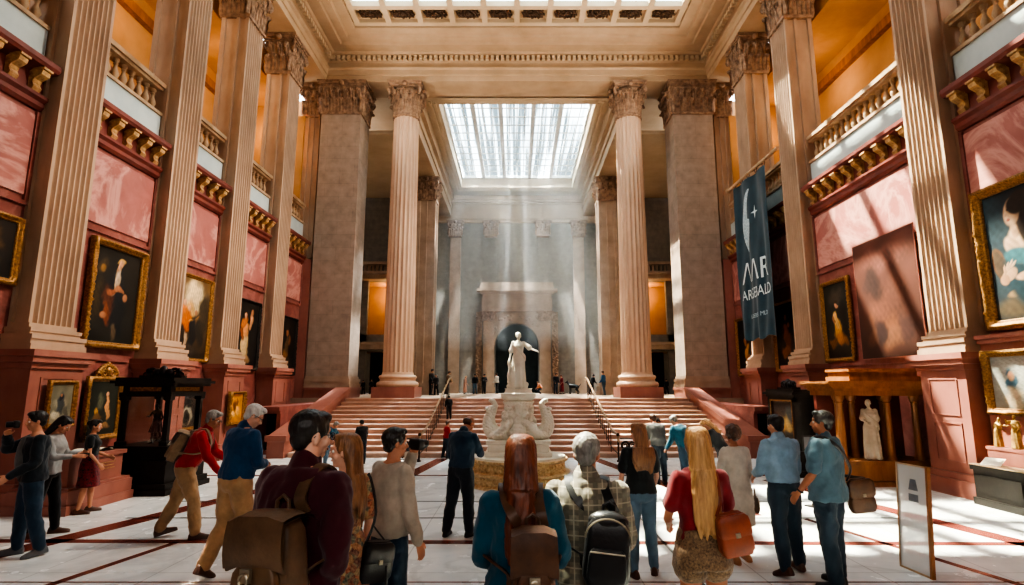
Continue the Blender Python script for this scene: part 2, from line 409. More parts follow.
def capital(b, h, hx, hy=None, rnd_=False, faces=((1,0),(0,1),(0,-1))):
    """z 0..h; hx, hy half sizes (or radius when round)"""
    hy = hy or hx
    if rnd_:
        b.lathe([(hx,0),(hx+.06,.03),(hx+.06,.1),(hx,.12),(hx*.96,.2),(hx*1.0,h*.6),(hx*1.2,h*.84)], 24)
        sites = lambda row, k: [((math.cos(a)*hx, math.sin(a)*hx), (math.cos(a), math.sin(a))) for a in [2*PI*(i+.5*row)/k for i in range(k)]]
        L = [sites(0, 10), sites(1, 10)]; ws = hx*.3
        corners = [(math.cos(a), math.sin(a)) for a in (PI/4, 3*PI/4, 5*PI/4, 7*PI/4)]; hxa = hya = hx*1.02
    else:
        for w, z0, z1 in ((.05,0,.1),(0,.1,h*.6),(.08,h*.6,h*.86)): b.box(-hx-w, hx+w, -hy-w, hy+w, z0, z1)
        L = [[], []]; ws = .15
        for fx, fy in faces:
            half = hy if fx else hx
            for row in (0, 1):
                k = max(2, round(2*half/.3)) + (1-row)
                for i in range(k):
                    q = (-half + 2*half*(i/(k-1) if row == 0 else (i+.5)/k))
                    L[row].append(((fx*hx + (0 if fx else q), fy*hy + (0 if fy else q)), (fx, fy)))
        corners = [(sx, sy) for sx in (-1, 1) for sy in (-1, 1)]; hxa, hya = hx*.98, hy*.98
    for row, hh in ((1, .68), (0, .4)):
        for (px, py), (nx, ny) in L[row]: leaf(b, (px, py, .1), (nx, ny, 0), (-ny, nx, 0), h*hh, ws, .9 if row else 1.1)
    for cx, cy in corners:
        n = Vector((cx, cy, 0)).normalized(); q = (hxa*(cx if not rnd_ else cx*1.35), hya*(cy if not rnd_ else cy*1.35), h*.74)
        volute(b, Vector(q)+n*.06, n, h*.12); leaf(b, (q[0]-n.x*.1, q[1]-n.y*.1, h*.42), n, (-n.y, n.x, 0), h*.36, ws*.8)
    for fx, fy in (faces if not rnd_ else ((1,0),(0,1),(-1,0),(0,-1))):
        for s in (-1, 1):
            t = Vector((-fy, fx, 0)); half = (hy if fx else hx)
            c = Vector((fx*hx*1.12, fy*hy*1.12, h*.72)) + t*s*half*.42; volute(b, c, t*-s, h*.09)
        b.ell((fx*(hx+.2), fy*(hy+.2), h*.9), (.11,.11,.11), 10, 6)
    e = hx*1.32 if rnd_ else hx+.17; f = hy*1.32 if rnd_ else hy+.17
    for w, z0, z1 in ((-.05,h*.86,h*.9),(0,h*.9,h*.96),(.04,h*.96,h)): b.box(-e-w, e+w, -f-w, f+w, z0, z1)

# ---- fluted outlines
def groove(p, q, k, depth, edge=.06, seg=5):
    p, q = Vector(p), Vector(q); d = (q-p); L = d.length; d.normalize(); n = Vector((d.y, -d.x))   # outward for a counter-clockwise outline
    out = [p]; w = (L-2*edge*L)/k
    for i in range(k):
        a = edge*L + i*w
        for j in range(seg+1):
            s = a + w*.1 + w*.8*j/seg; out.append(p + d*s - n*depth*math.sin(PI*j/seg))
    return out
def panelled(p, q, strips, depth):
    p, q = Vector(p), Vector(q); d = q-p; L = d.length; d.normalize(); n = Vector((d.y, -d.x)); out = [p]
    for a, c in strips: out += [p+d*a*L, p+d*(a*L+.01)-n*depth, p+d*(c*L-.01)-n*depth, p+d*c*L]
    return out
def pilaster(name, label, group, x, y, rz):
    t = thing(name, label, 'pilaster', (x, y, 0), rz, group, 'thing')
    b = MB()
    for w, z0, z1 in ((.12,0,.3),(.07,.3,.42),(0,.42,2.3),(.05,2.3,2.4),(.12,2.4,2.5),(.16,2.5,2.61)): b.box(-.34, .22+w, -.58-w, .58+w, z0, z1)
    for z0, z1 in ((.62,1.3),(1.48,2.12)):
        for a in ((-.36,-.33,z0,z1),(.33,.36,z0,z1),(-.36,.36,z0-.03,z0),(-.36,.36,z1,z1+.03)): b.box(.2, .235, a[0], a[1], a[2], a[3])
    b.build('pedestal', M['redped'], t)
    b = MB()
    for w, z0, z1 in ((.2,2.615,2.72),(.17,2.72,2.8),(.19,2.8,2.88),(.1,2.88,2.93),(.12,2.93,3.0),(.04,3.0,3.08)): b.box(-.34, w, -.5-w*.6, .5+w*.6, z0, z1)
    b.build('base', M['tan_fl'], t)
    b = MB(); poly = groove((0,-.5), (0,.5), 7, .07) + panelled((0,.5), (-.85,.5), [(.12,.36),(.46,.86)], .06) + [Vector((-.85,.5))] + panelled((-.85,-.5), (0,-.5), [(.14,.54),(.64,.88)], .06)
    b.prism(poly, 3.08, 13.4); b.build('shaft', M['tan_fl'], t)
    b = MB(); capital(b, 1.54, .425, .5); b.xf(Matrix.Translation((-.425, 0, 13.4)))
    b.build('capital', M['cap'], t, True)
    KIDS[t.name] = list(t.children); return t
PL = ['fluted stone pilaster beside the portrait of a standing figure, nearest one on its wall',
      'fluted stone pilaster rising behind the ebonised display case',
      'fluted stone pilaster with a gilded panel hung on its pedestal',
      'fluted stone pilaster between the pale robed figure and the last dark canvas']
PR = ['sunlit fluted pilaster beside the large painting of a woman in teal',
      'fluted pilaster half in sun standing between the banner and the yellow robed portrait',
      'fluted pilaster partly hidden behind the hanging banner']
p0 = None
for i, y in enumerate(LP):
    if p0 is None: p0 = pilaster('pilaster', PL[0], 'pilasters along the side walls', -XP, y, 0)
    else: dup(p0, (-XP, y, 0), PL[i], 0)
for i, y in enumerate(RP): dup(p0, (XP, y, 0), PR[i], PI)

# ---- corner piers, round columns, inner columns
def pier(sgn, label):
    def bd(b, *a):
        if sgn > 0:
            b.v = [(-x,y,z) for x,y,z in b.v]; b.f = [f[::-1] for f in b.f]
        return b.build(*a)
    t = thing('stone_pier', label, 'pier', (sgn*7.5, 23.0, ZL), 0, 'square piers at the head of the stairs', 'thing')
    b = MB(); b.box(-.86, .94, -.75, .75, 0, .36); b.box(-.88, .98, -.8, .8, .3, .4); bd(b, 'plinth', M['redped'], t)
    b = MB()
    for w, z0, z1 in ((.1,.4,.55),(.06,.55,.63),(.09,.63,.74),(.03,.74,.84)): b.box(-.86, .84+w, -.68-w, .68+w, z0, z1)
    bd(b, 'base', M['tan'], t)
    b = MB(); b.box(-.84, .84, -.68, .68, .84, 11.9); b.build('shaft', M['grey'], t)
    b = MB(); capital(b, 1.5, .84, .68, faces=((0,-1),(1,0),(-1,0))); b.xf(Matrix.Translation((0,0,11.9))); b.build('capital', M['cap'], t, True)
    # narrow fluted strip against the pier
    b = MB(); x0, x1 = (-1.72, -.98); 
    poly = panelled((x0,-.45), (x1,-.45), [(.1,.32),(.38,.62),(.68,.9)], .08) + [Vector((x1,-.45)), Vector((x1,.5)), Vector((x0,.5))]
    if sgn > 0: poly = [Vector((-p.x, p.y)) for p in poly][::-1]
    b.prism(poly, 7.2-ZL, 11.9); b.build('side_strip', M['tan_fl'], t)
    b = MB(); capital(b, 1.5, .34, .4, faces=((0,-1),)); b.xf(Matrix.Translation((sgn*1.36, -.02, 11.9))); b.build('side_capital', M['cap'], t, True)
pier(-1, 'broad grey stone pier beside the round column, nearest the maroon sweatered man')
pier(1, 'broad grey stone pier beside the round column, on the banner side')
def round_column(loc, label):
    t = thing('round_column', label, 'column', loc, 0, 'round columns at the head of the stairs', 'thing')
    b = MB(); b.box(-.84,.84,-.84,.84,0,.42); b.build('plinth', M['redped'], t)
    b = MB(); b.lathe([(.8,.42),(.84,.47),(.84,.56),(.8,.62),(.72,.64),(.7,.72),(.74,.76),(.76,.82),(.72,.88),(.64,.9),(.62,1.0)], 40); b.build('base', M['round'], t, True)
    b = MB(); n = 20; rs = []
    for k in range(9):
        z = 1.0 + (11.86-1.0)*k/8; r0 = .61 - .07*(k/8)**1.6; ring = []
        for i in range(n):
            for j in range(7):
                a = 2*PI*(i + j/7)/n; ring.append(((r0-.05*max(0, math.sin(PI*(j-.5)/6)))*math.cos(a), (r0-.05*max(0, math.sin(PI*(j-.5)/6)))*math.sin(a), z))
        rs.append(ring)
    b.rings(rs); b.build('shaft', M['round'], t, 30)
    b = MB(); capital(b, 1.54, .53, rnd_=True); b.xf(Matrix.Translation((0,0,11.86))); b.build('capital', M['cap'], t, True)
    KIDS[t.name] = list(t.children); return t
rc = round_column((-4.82, 22.88, ZL), 'tall round fluted column at the stair head, on the maroon sweatered man side')
dup(rc, (4.85, 22.88, ZL), 'tall round fluted column at the stair head, on the blonde woman side')
def inner_column(loc, label):
    t = thing('inner_pillar', label, 'pillar', loc, 0, 'square pillars of the far hall', 'thing')
    b = MB()
    for w, z0, z1 in ((.2,0,.2),(.14,.2,.34),(.16,.34,.46),(.06,.46,.6)): b.box(-.5-w,.5+w,-.5-w,.5+w,z0,z1)
    b.build('base', M['tan'], t)
    b = MB(); poly = []
    for p, q in (((.5,-.5),(.5,.5)),((.5,.5),(-.5,.5)),((-.5,.5),(-.5,-.5)),((-.5,-.5),(.5,-.5))): poly += panelled(p, q, [(.16,.46),(.54,.84)], .05)
    b.prism(poly, .6, 10.5); b.build('shaft', M['tan'], t)
    b = MB(); capital(b, 1.34, .48, .48, faces=((1,0),(-1,0),(0,-1))); b.xf(Matrix.Translation((0,0,10.5))); b.build('capital', M['cap'], t, True)
    KIDS[t.name] = list(t.children); return t
ic = inner_column((-4.95, 30, ZL), 'square panelled pillar in the far hall, seen beside the dressed people at the rail top')
dup(ic, (4.95, 30, ZL), 'square panelled pillar in the far hall, seen beside the person in blue')

# ---- stairs, landing, sloped parapets
b = MB(); n = 12
for i in range(n):
    y0 = YS0 + (YS1-YS0)*i/n; z = ZL*(i+1)/n
    b.box(-6.5, 6.5, y0, YS1, z-ZL/n, z-.035); b.box(-6.5, 6.5, y0-.04, YS1, z-.035, z)
struct('stairs', b, M['step'], label='broad flight of rosy stone steps rising to the landing')
b = MB(); b.box(-9.4, 9.4, 22.0, 37.0, 0, ZL-.001); struct('floor_landing', b, M['tan'], label='stone landing at the top of the stairs')
for s, who in ((-1, 'on the maroon sweatered man side'), (1, 'on the blonde woman side')):
    t = thing('stair_parapet', 'sloping red marble parapet flanking the stairs, ' + who, 'parapet', (s*6.78, 16.2, 0), 0, 'red parapets flanking the stairs', 'thing')
    b = MB(); b.prism([(0,0),(5.95,0),(5.95,1.75),(.3,.45),(0,.45)], -.24, .24, 'x'); b.build('body', M['redped'], t)
    b = MB(); b.prism([(-.05,.46),(.3,.46),(5.95,1.76),(5.95,1.95),(.25,.62),(-.05,.62)], -.3, .3, 'x'); b.build('coping', M['redped'], t)
    b = MB(); x0, x1 = sorted((s*7.1, s*7.98))
    b.box(x0, x1, 18.1, 22.15, 0, 1.18); b.box(x0, x1, 17.1, 17.25, 0, .12)
    for xx in ((x0, x0+.12), (x1-.12, x1)): b.box(*xx, 17.2, 18.1, 0, 1.18)
    b.box(x0, x1, 17.15, 22.15, 1.18, 1.26); b.box(x0, x1, 17.08, 22.15, 1.26, 1.38)
    b.cur = 1; b.box(x0+.12, x1-.12, 18.04, 18.09, 0, 1.18)  # dark sheet paints the shade inside the recess
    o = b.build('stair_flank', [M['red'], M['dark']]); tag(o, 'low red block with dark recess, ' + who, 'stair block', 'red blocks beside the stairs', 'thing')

# ---- far hall: back wall, aisles, ceiling with skylight
b = MB(); b.box(-9.4, -1.42, 37, 37.5, ZL, ZA); b.box(1.42, 9.4, 37, 37.5, ZL, ZA)
pts = [(1.42*math.cos(a), 4.65+1.42*math.sin(a)) for a in [PI*i/24 for i in range(25)]]
for i in range(24):
    (xa, za), (xb, zb) = pts[i], pts[i+1]; b.rings([[(xb,yy,zb),(xa,yy,za),(xa,yy,ZA),(xb,yy,ZA)] for yy in (37.5, 37.0)])
b.cur = 1; b.box(-1.8, 1.8, 38.5, 38.6, ZL, 6.6); b.box(-1.8,-1.42,37.5,38.6,ZL,6.6); b.box(1.42,1.8,37.5,38.6,ZL,6.6); b.box(-1.8,1.8,37.5,38.6,6.3,6.6)
b.box(.5, 1.25, 38.42, 38.5, ZL, 3.9); b.box(-1.8,1.8,37.5,38.6,ZL-.1,ZL)
struct('wall_back', b, [M['back'], M['teal']], label='grey ashlar back wall of the far hall with an arched niche')
b = MB()
for p, z in ((.2,12.98),(.3,13.2),(.22,13.35),(.22,14.1),(.34,14.2),(.5,14.32),(.6,14.5)): b.box(-5.5, 5.5, 37-p, 37, z, z+.23 if p != .22 else z+.8)
for s in (-1, 1):
    b.box(*sorted((s*4.5, s*5.4)), 23.6, 37, 13.42, ZA); b.box(*sorted((s*4.42, s*5.4)), 23.6, 37, 13.9, 14.1); b.box(*sorted((s*4.3, s*5.4)), 23.6, 37, 14.45, ZA)
struct('trim_3', b, M['plaster2'], label='tan beams and frieze under the far hall ceiling')
SX, SY0, SY1 = 3.65, 24.3, 35.4
b = MB()
b.box(-9.4, -SX, 23.6, 37.5, ZA+.01, ZA+.85); b.box(SX, 9.4, 23.6, 37.5, ZA, ZA+.85); b.box(-SX, SX, 23.6, SY0, ZA, ZA+.85); b.box(-SX, SX, SY1, 37.5, ZA, ZA+.85)
for q, z in ((.12,ZA-.05),(.3,ZA-.1)):
    for s in (-1, 1): b.box(*sorted((s*(SX+q), s*(SX+q+.1))), SY0-q, SY1+q, z, ZA)
    b.box(-SX-q, SX+q, SY1+q, SY1+q+.1, z, ZA)
for s in (-1, 1): b.box(*sorted((s*5.4, s*9.35)), 24.2, 37, 13.42, 13.6)
struct('ceiling_far', b, M['plaster'], label='tan plaster ceiling of the far hall round its skylight')
w1 = thing('window_1', 'large white skylight with slender bars over the far hall', None, (0,0,ZA+.8), 0, None, 'structure')
b = MB()
for x in (-2.2,-.82,.82,2.2): b.box(x-.11, x+.11, SY0, SY1, -.16, 0)
for x in (-SX,SX): b.box(x-.09, x+.09, SY0, SY1, -.16, 0)
b.box(-SX,SX,SY0,SY0+.12,-.16,0); b.box(-SX,SX,SY1-.12,SY1,-.16,0)
b.build('skylight_ribs', M['iron2'], w1)
b = MB()
for k in range(1, 12): b.box(-SX, SX, SY0+(SY1-SY0)*k/12-.025, SY0+(SY1-SY0)*k/12+.025, -.05, 0)
for x in (-3.2,-2.7,-1.75,-1.28,-.4,0,.4,1.28,1.75,2.7,3.2): b.box(x-.02, x+.02, SY0, SY1, -.05, 0)
b.build('glazing_bars', M['iron2'], w1)
b = MB(); b.box(-SX, SX, SY0, SY1, .01, .02); b.build('pane', M['ray_glass'], w1)
# pilasters on the back wall
g0 = None
for x, lb in ((-4.15,'slim wall pilaster behind the rail top on the far back wall, nearer the dressed people'), (-1.75,'slim pilaster end over the arch, nearer the dressed people'), (1.75,'slim pilaster end over the arch, nearer the person in blue'), (4.15,'slim wall pilaster on the far back wall, nearer the person in blue')):
    full = abs(x) > 2; z0 = ZL if full else 8.8
    t = thing('wall_pilaster', lb, 'pilaster', (x, 36.95, z0), 0, 'pilasters on the far back wall', 'thing')
    b = MB(); b.box(-.36, .36, -.16, 0, 0, 11.9-z0); b.build('shaft', M['tan' if full else 'back'], t)
    b = MB(); capital(b, 1.08, .38, .14, faces=((0,-1),)); b.xf(Matrix.Translation((0,-.37,11.9-z0))); b.build('capital', M['cap'], t, True)
# aedicule round the niche
ad = thing('arched_portal', 'carved stone portal framing the dark arched niche', 'portal', (0, 36.96, ZL), 0, None, 'thing')
rr = random.Random(5)
for x in (-1.85, 1.85):
    b = MB(); b.box(x-.36, x+.36, -.35, 0, 0, 4.95); b.box(x-.42, x+.42, -.42, 0, 0, .4); b.build('jamb', M['tan'], ad)
for x in (-2.5, 2.5):
    b = MB(); b.box(x-.2, x+.2, -.2, 0, 0, 5.29)
    for i in range(60): b.ell((x+rr.uniform(-.15,.15), -.2, .2+5.0*i/60), (.09,.07,.06), 6, 4)
    b.build('carved_border', M['cap'], ad)
b = MB()
for i in range(24):
    (xa, za), (xb, zb) = [(1.5*math.cos(a), 4.65-ZL+1.5*math.sin(a)) for a in (PI*i/24, PI*(i+1)/24)]
    b.rings([[(xb,yy,zb),(xa,yy,za),(xa,yy,5.3),(xb,yy,5.3)] for yy in (0, -.18)])
    (xc, zc), (xd, zd) = [(1.44*math.cos(a), 4.65-ZL+1.44*math.sin(a)) for a in (PI*i/24, PI*(i+1)/24)]
    b.rings([[(xd,yy,zd),(xc,yy,zc),(xc*1.12,yy,4.65-ZL+(zc-4.65+ZL)*1.12),(xd*1.12,yy,4.65-ZL+(zd-4.65+ZL)*1.12)] for yy in (0, -.26)])
for i in range(70):
    x = rr.uniform(-1.45, 1.45); z = rr.uniform(3.2, 5.1)
    if math.hypot(x, z-4.65+ZL) > 1.68: b.ell((x,-.2,z), (.13,.07,.1), 6, 4)
b.build('archivolt', M['tan'], ad)
for x in (-1.85, 1.85):
    b = MB(); capital(b, .6, .36, .12, faces=((0,-1),)); b.xf(Matrix.Translation((x,-.36,4.7))); b.build('jamb_capital', M['cap'], ad, True)
b = MB()
for p, w, z0, z1 in ((.4,2.3,5.3,5.55),(.44,2.32,5.55,6.15),(.36,2.28,6.15,6.5),(.55,2.45,6.5,6.62),(.75,2.65,6.62,6.78),(.5,2.45,6.78,7.0),(.42,2.4,7.0,7.25)): b.box(-w, w, -p, 0, z0, z1)
b.build('entablature', M['tan'], ad)
# aisles left and right of the far hall
for s, nm in ((-1, 'wall_aisle_left'), (1, 'wall_aisle_right')):
    b = MB()
    def bx(x0, x1, *r): b.box(*sorted((s*x0, s*x1)), *r)
    b.cur = 0; bx(9.4, 9.6, 23.6, 37, ZL, 13.4); bx(5.5, 9.4, 33, 33.3, 8.2, 13.4); bx(5.5, 9.4, 33, 33.3, 4.0, 5.0)
    bx(5.5, 6.9, 33, 33.3, ZL, 4.0); bx(8.9, 9.4, 33, 33.3, ZL, 8.2)
    b.cur = 1; bx(5.5, 9.4, 32.2, 33, 8.2, 8.45); bx(5.5, 9.4, 31.9, 33, 8.45, 8.6); bx(5.5, 9.4, 32.3, 32.9, 9.1, 9.25)
    bx(5.5, 9.4, 32.3, 33, 4.1, 4.35); bx(5.5, 9.4, 32.1, 33, 4.35, 4.5)
    for i in range(16): bx(5.6+.24*i, 5.72+.24*i, 32.5, 32.7, 8.6, 9.1)
    b.cur = 2; bx(5.5, 9.4, 35.2, 35.3, 4.0, 8.4); bx(5.5, 9.4, 33.3, 35.3, 4.9, 5.0); bx(5.5, 9.4, 33.3, 35.3, 8.2, 8.3)
    b.cur = 3; bx(6.9, 8.9, 34.2, 34.3, ZL, 4.0)  # dark sheet paints the shade in the doorway
    struct(nm, b, [M['dark'] if False else M['back'], M['tan'], M['gallery'], M['dark']], label='aisle wall of the far hall with a lit balcony')
# ================================================================== CORNICES AND BALUSTRADES OF THE BAYS
def bay(sgn, y0, y1, what):
    L = y1-y0-.02; t = thing('bracketed_cornice', 'oxblood red cornice with gilded brackets above ' + what, 'cornice', (sgn*9.26, (y0+y1)/2, 6.94), 0 if sgn < 0 else PI, 'red cornices of the side walls', 'thing')
    b = MB(); b.prism([(0,0),(.55,0),(.6,.06),(.6,.14),(.66,.2),(.66,.26),(.53,.28),(.53,.64),(.6,.68),(.78,.72),(.82,.78),(.82,.87),(.76,.9),(0,.9)], -L/2, L/2, 'y')
    b.build('moulding', M['redcor'], t)
    n = max(2, round(L/.47)); q = MB()
    q.prism([(.52,.0),(.6,.02),(.64,.1),(.6,.17),(.63,.24),(.75,.32),(.77,.39),(.72,.43),(.52,.43)], -.085, .085, 'y'); q.box(.52,.8,-.1,.1,.41,.45)
    me = q.mesh('corbel', M['corbel'])
    for i in range(n): link('corbel', me, t).location = (0, -L/2+L*(i+.5)/n, .26)
    t = thing('balustrade', 'stone gallery balustrade on a pale parapet above ' + what, 'balustrade', (sgn*9.0, (y0+y1)/2, 7.845), 0 if sgn < 0 else PI, 'gallery balustrades', 'thing')
    b = MB(); b.box(-.2, .2, -L/2, L/2, 0, .72); b.build('parapet', M['plinth'], t)
    b = MB(); b.box(-.2, .24, -L/2, L/2, .72, .8); b.build('base_rail', M['balus'], t)
    b = MB(); b.box(-.14, .2, -L/2, L/2, 1.38, 1.45); b.box(-.2, .26, -L/2, L/2, 1.45, 1.56); b.build('top_rail', M['balus'], t)
    q = MB(); q.lathe([(.07,0),(.07,.05),(.04,.07),(.05,.12),(.085,.2),(.075,.27),(.04,.36),(.035,.42),(.055,.45),(.04,.48),(.07,.52),(.07,.58)], 10)
    me = q.mesh('baluster', M['balus'], True); n = max(3, round(L/.26))
    for i in range(n): link('baluster', me, t).location = (.03, -L/2+L*(i+.5)/n, .8)
for k, what in enumerate(('the cut off gilt frame', 'the portrait of a standing figure', 'the orange clad crowd canvas', 'the pale robed figure canvas', 'the narrow dark canvas')): bay(-1, *LB[k], what)
for k, what in enumerate(('the large woman in teal painting', 'the faded unframed panel', 'the canvas the banner half hides', 'the small canvas behind the banner')): bay(1, *RB[k], what)

# ================================================================== PAINTINGS
def canvas(w, h, bg0, bg1, blobs, n=70, seed=0):
    nx = n; ny = max(8, int(n*h/w)); gx, gy = np.meshgrid(np.linspace(0,1,nx), np.linspace(0,1,ny)); asp = h/w
    c = np.array(lin(bg0))[None,None]*(1-gy[...,None]) + np.array(lin(bg1))[None,None]*gy[...,None]
    rs = np.random.RandomState(seed); f = np.zeros_like(gx)
    for k in range(10):
        a, bb, p, q = rs.uniform(2,16), rs.uniform(2,16), rs.uniform(0,6.3), rs.uniform(0,6.3); f += np.sin(a*gx+p+2*np.sin(bb*.4*gy))*np.sin(bb*gy+q)/6
    c = c*(1+.45*f[...,None])
    wx = gx+.022*np.sin(gy*23+seed)+.014*np.sin(gx*31+gy*17)+.008*np.sin(gx*61-gy*53); wy = gy+.02*np.sin(gx*19+seed*2)+.012*np.sin(gy*37-gx*13)
    tex = np.sin(gx*47+3*np.sin(gy*29+seed))*np.sin(gy*41+2*np.sin(gx*33))+.6*np.sin(gx*83+gy*71)
    for bl in blobs:
        cx, cy, rx, ry, rot, colr = bl[:6]; soft = bl[6] if len(bl) > 6 else .35
        ca, sa = math.cos(R(rot)), math.sin(R(rot)); dx = (wx if max(rx,ry) > .07 and n < 100 else gx)-cx; dy = ((wy if max(rx,ry) > .07 and n < 100 else gy)-cy)*asp; ry2 = ry*asp if False else ry
        u = (dx*ca+dy*sa)/rx; v = (-dx*sa+dy*ca)/ry2; d = np.sqrt(u*u+v*v)
        m = np.clip((1+soft*.5-d)/max(soft,.02), 0, 1); m = (m*m*(3-2*m))[...,None]
        sh = np.clip(.86+.36*(-u*.5+v*.5)+.14*tex*(1 if max(rx,ry) > .07 else .3), .3, 1.35)[...,None]
        c = c*(1-m)+np.array(lin(colr))[None,None]*sh*m
    c = np.clip(c, .003, .95)
    v = [(-w/2+w*x, 0, h*y) for y, x in zip(gy.ravel(), gx.ravel())]
    fs = [(j*nx+i, j*nx+i+1, (j+1)*nx+i+1, (j+1)*nx+i) for j in range(ny-1) for i in range(nx-1)]
    me = bpy.data.meshes.new('canvas'); me.from_pydata(v, [], fs)
    at = me.color_attributes.new('paint', 'FLOAT_COLOR', 'POINT'); at.data.foreach_set('color', np.concatenate([c.reshape(-1,3), np.ones((nx*ny,1))], 1).ravel())
    me.materials.append(M['paint']); return me
def frame_mesh(w, h, fw, depth, orn, seed=1):
    """profile swept round the rectangle with mitred corners, carved by small bumps"""
    prof = [(0,.0),(.0,.3),(.12,.55),(.2,.5),(.3,.62),(.5,.95),(.68,1.0),(.8,.8),(.9,.85),(1,.6),(1,0)]
    b = MB(); path = []
    per = [(-w/2,0),(w/2,0),(w/2,h),(-w/2,h)]
    for k in range(4):
        p, q = per[k], per[(k+1)%4]; L = math.hypot(q[0]-p[0], q[1]-p[1]); m = max(2, int(L/.05))
        for i in range(m): path.append((p[0]+(q[0]-p[0])*i/m, p[1]+(q[1]-p[1])*i/m, i == 0))
    rs = []
    for (x, z, corner) in path:
        ox = (-1 if x <= -w/2+1e-6 else 1 if x >= w/2-1e-6 else 0); oz = (-1 if z <= 1e-6 else 1 if z >= h-1e-6 else 0); ring = []
        for o, d in prof:
            k = orn*(mnoise.noise(Vector((x*14+seed, o*5, z*14)))+.4*math.sin((x+z)*60))*(1 if .25 < o < .95 else 0)
            ring.append((x+ox*o*fw, -(d+k)*depth-.005, z+oz*o*fw))
        rs.append(ring)
    n = len(rs); m = len(prof); v = [p for r in rs for p in r]; f = []
    for i in range(n):
        for j in range(m-1): f.append((i*m+j, ((i+1)%n)*m+j, ((i+1)%n)*m+j+1, i*m+j+1))
    b.add(v, f); return b
def painting(sgn, xw, ya, yb, z0, z1, label, bg0, bg1, blobs, fw=.11, depth=.1, orn=.25, gold='gold', crest=False, framed=True, rz=None, loc=None, name='framed_painting', cat='painting', seed=0, n=70, tilt=0.0):
    fw *= .86
    w, h = abs(yb-ya)-2*(fw if framed else 0), z1-z0-2*(fw if framed else 0)
    t = thing(name, label, cat, loc or (sgn*xw, (ya+yb)/2, z0+(fw if framed else 0)), (PI/2 if sgn < 0 else -PI/2) if rz is None else rz, None, 'thing')
    if tilt: t.rotation_euler.x = tilt
    c = link('canvas', canvas(w, h, bg0, bg1, blobs, n, seed), t); c.location.y = -.025
    if not framed:
        b = MB(); b.box(-w/2-.02, w/2+.02, -.02, .0, -.02, h+.02); b.build('backing', M['redped'], t)
    if framed:
        frame_mesh(w, h, fw, depth, orn, seed).build('frame', M[gold], t, 'all')
        if crest:
            b = MB(); zt = h+fw*.8
            for i in range(13):
                a = -1.3+2.6*i/12; b.ell((.28*math.sin(a), -.05, zt+.05+.2*math.cos(a)*math.cos(a*.6)), (.055,.05,.05), 8, 6)
            for s in (-1, 1):
                volute(b, (s*.12, -.06, zt+.09), (s,0,0), .1); volute(b, (s*.26, -.05, zt+.03), (s,0,0), .06)
            b.ell((0,-.06,zt+.12), (.08,.06,.1), 10, 8); b.ell((0,-.05,zt+.27), (.05,.05,.06), 8, 6)
            b.build('crest', M[gold], t, True)
    return t
SK, SK2 = (214,164,128), (170,116,82)
P_ = lambda y: y
painting(-1, 8.72, 11.12, 12.78, 2.78, 5.05, 'gilt framed dark portrait of a standing figure in coat and pale sash', (26,26,22), (34,30,24),
  [(.2,.78,.1,.1,0,(72,56,34),.9),(.2,.77,.05,.06,0,(150,112,62),.7),(.5,.5,.2,.34,10,(20,26,30),.5),(.42,.42,.13,.26,25,(86,46,30),.6),(.36,.3,.06,.16,20,(120,62,36),.5),(.6,.3,.14,.36,0,(18,24,28),.5),(.56,.66,.13,.2,0,(30,34,38),.4),(.52,.66,.055,.2,-14,(196,176,150),.4),(.46,.56,.13,.05,20,(150,88,58),.5),(.58,.57,.12,.04,-18,(168,110,76),.5),(.55,.88,.085,.05,0,(206,166,96),.5),(.55,.83,.06,.085,0,SK,.4),(.73,.5,.05,.06,0,SK2,.5),(.3,.28,.07,.05,0,SK2,.6),(.55,.1,.06,.14,0,(96,78,58),.7),(.15,.45,.08,.3,0,(60,48,28),1)], fw=.16, depth=.15, seed=3)
painting(-1, 8.72, 14.14, 15.76, 2.63, 4.95, 'gilt framed painting of an orange clad crowd under a bright cloudy sky', (34,26,18), (120,92,58),
  [(.5,.78,.3,.3,0,(226,206,164),.8),(.35,.6,.2,.14,30,(214,170,104),.7),(.18,.55,.1,.2,-20,(196,116,46),.5),(.32,.45,.13,.2,20,(186,98,36),.5),(.62,.48,.26,.05,14,(206,156,92),.5),(.5,.3,.12,.35,-8,(22,24,26),.5),(.74,.34,.14,.3,10,(40,36,30),.6),(.2,.25,.12,.24,0,(46,34,26),.6),(.3,.2,.05,.2,10,(176,148,120),.5),(.2,.68,.05,.06,0,SK,.4),(.36,.62,.045,.05,0,SK,.4),(.58,.58,.045,.05,0,SK2,.4),(.85,.6,.16,.4,0,(64,54,40),.8),(.4,.1,.3,.1,0,(60,48,38),.7)], fw=.12, seed=5)
painting(-1, 8.72, 17.2, 18.8, 2.5, 4.75, 'dark framed painting of a pale robed figure reaching up on black', (16,14,14), (22,18,16),
  [(.42,.34,.16,.3,4,(206,180,132),.5),(.46,.55,.12,.16,0,(214,150,92),.5),(.34,.68,.16,.1,40,(196,116,56),.6),(.66,.72,.07,.18,-12,(200,146,104),.5),(.4,.8,.07,.08,0,SK,.4),(.7,.86,.06,.07,0,SK2,.4),(.28,.5,.06,.14,20,(150,80,40),.5),(.5,.12,.2,.08,0,(150,116,80),.7)], gold='blackwood', fw=.1, seed=7)
painting(-1, 8.72, 20.42, 22.0, 2.4, 4.6, 'narrow dark canvas of small shadowy figures hung next to the grey stone pier', (18,18,16), (26,22,18),
  [(.5,.5,.12,.24,0,(84,66,44),.6),(.5,.74,.07,.08,0,SK2,.5),(.4,.3,.16,.16,0,(130,90,48),.7),(.65,.58,.08,.14,0,(120,76,48),.6),(.6,.2,.2,.1,0,(70,56,40),.8)], gold='blackwood', fw=.1, seed=9)
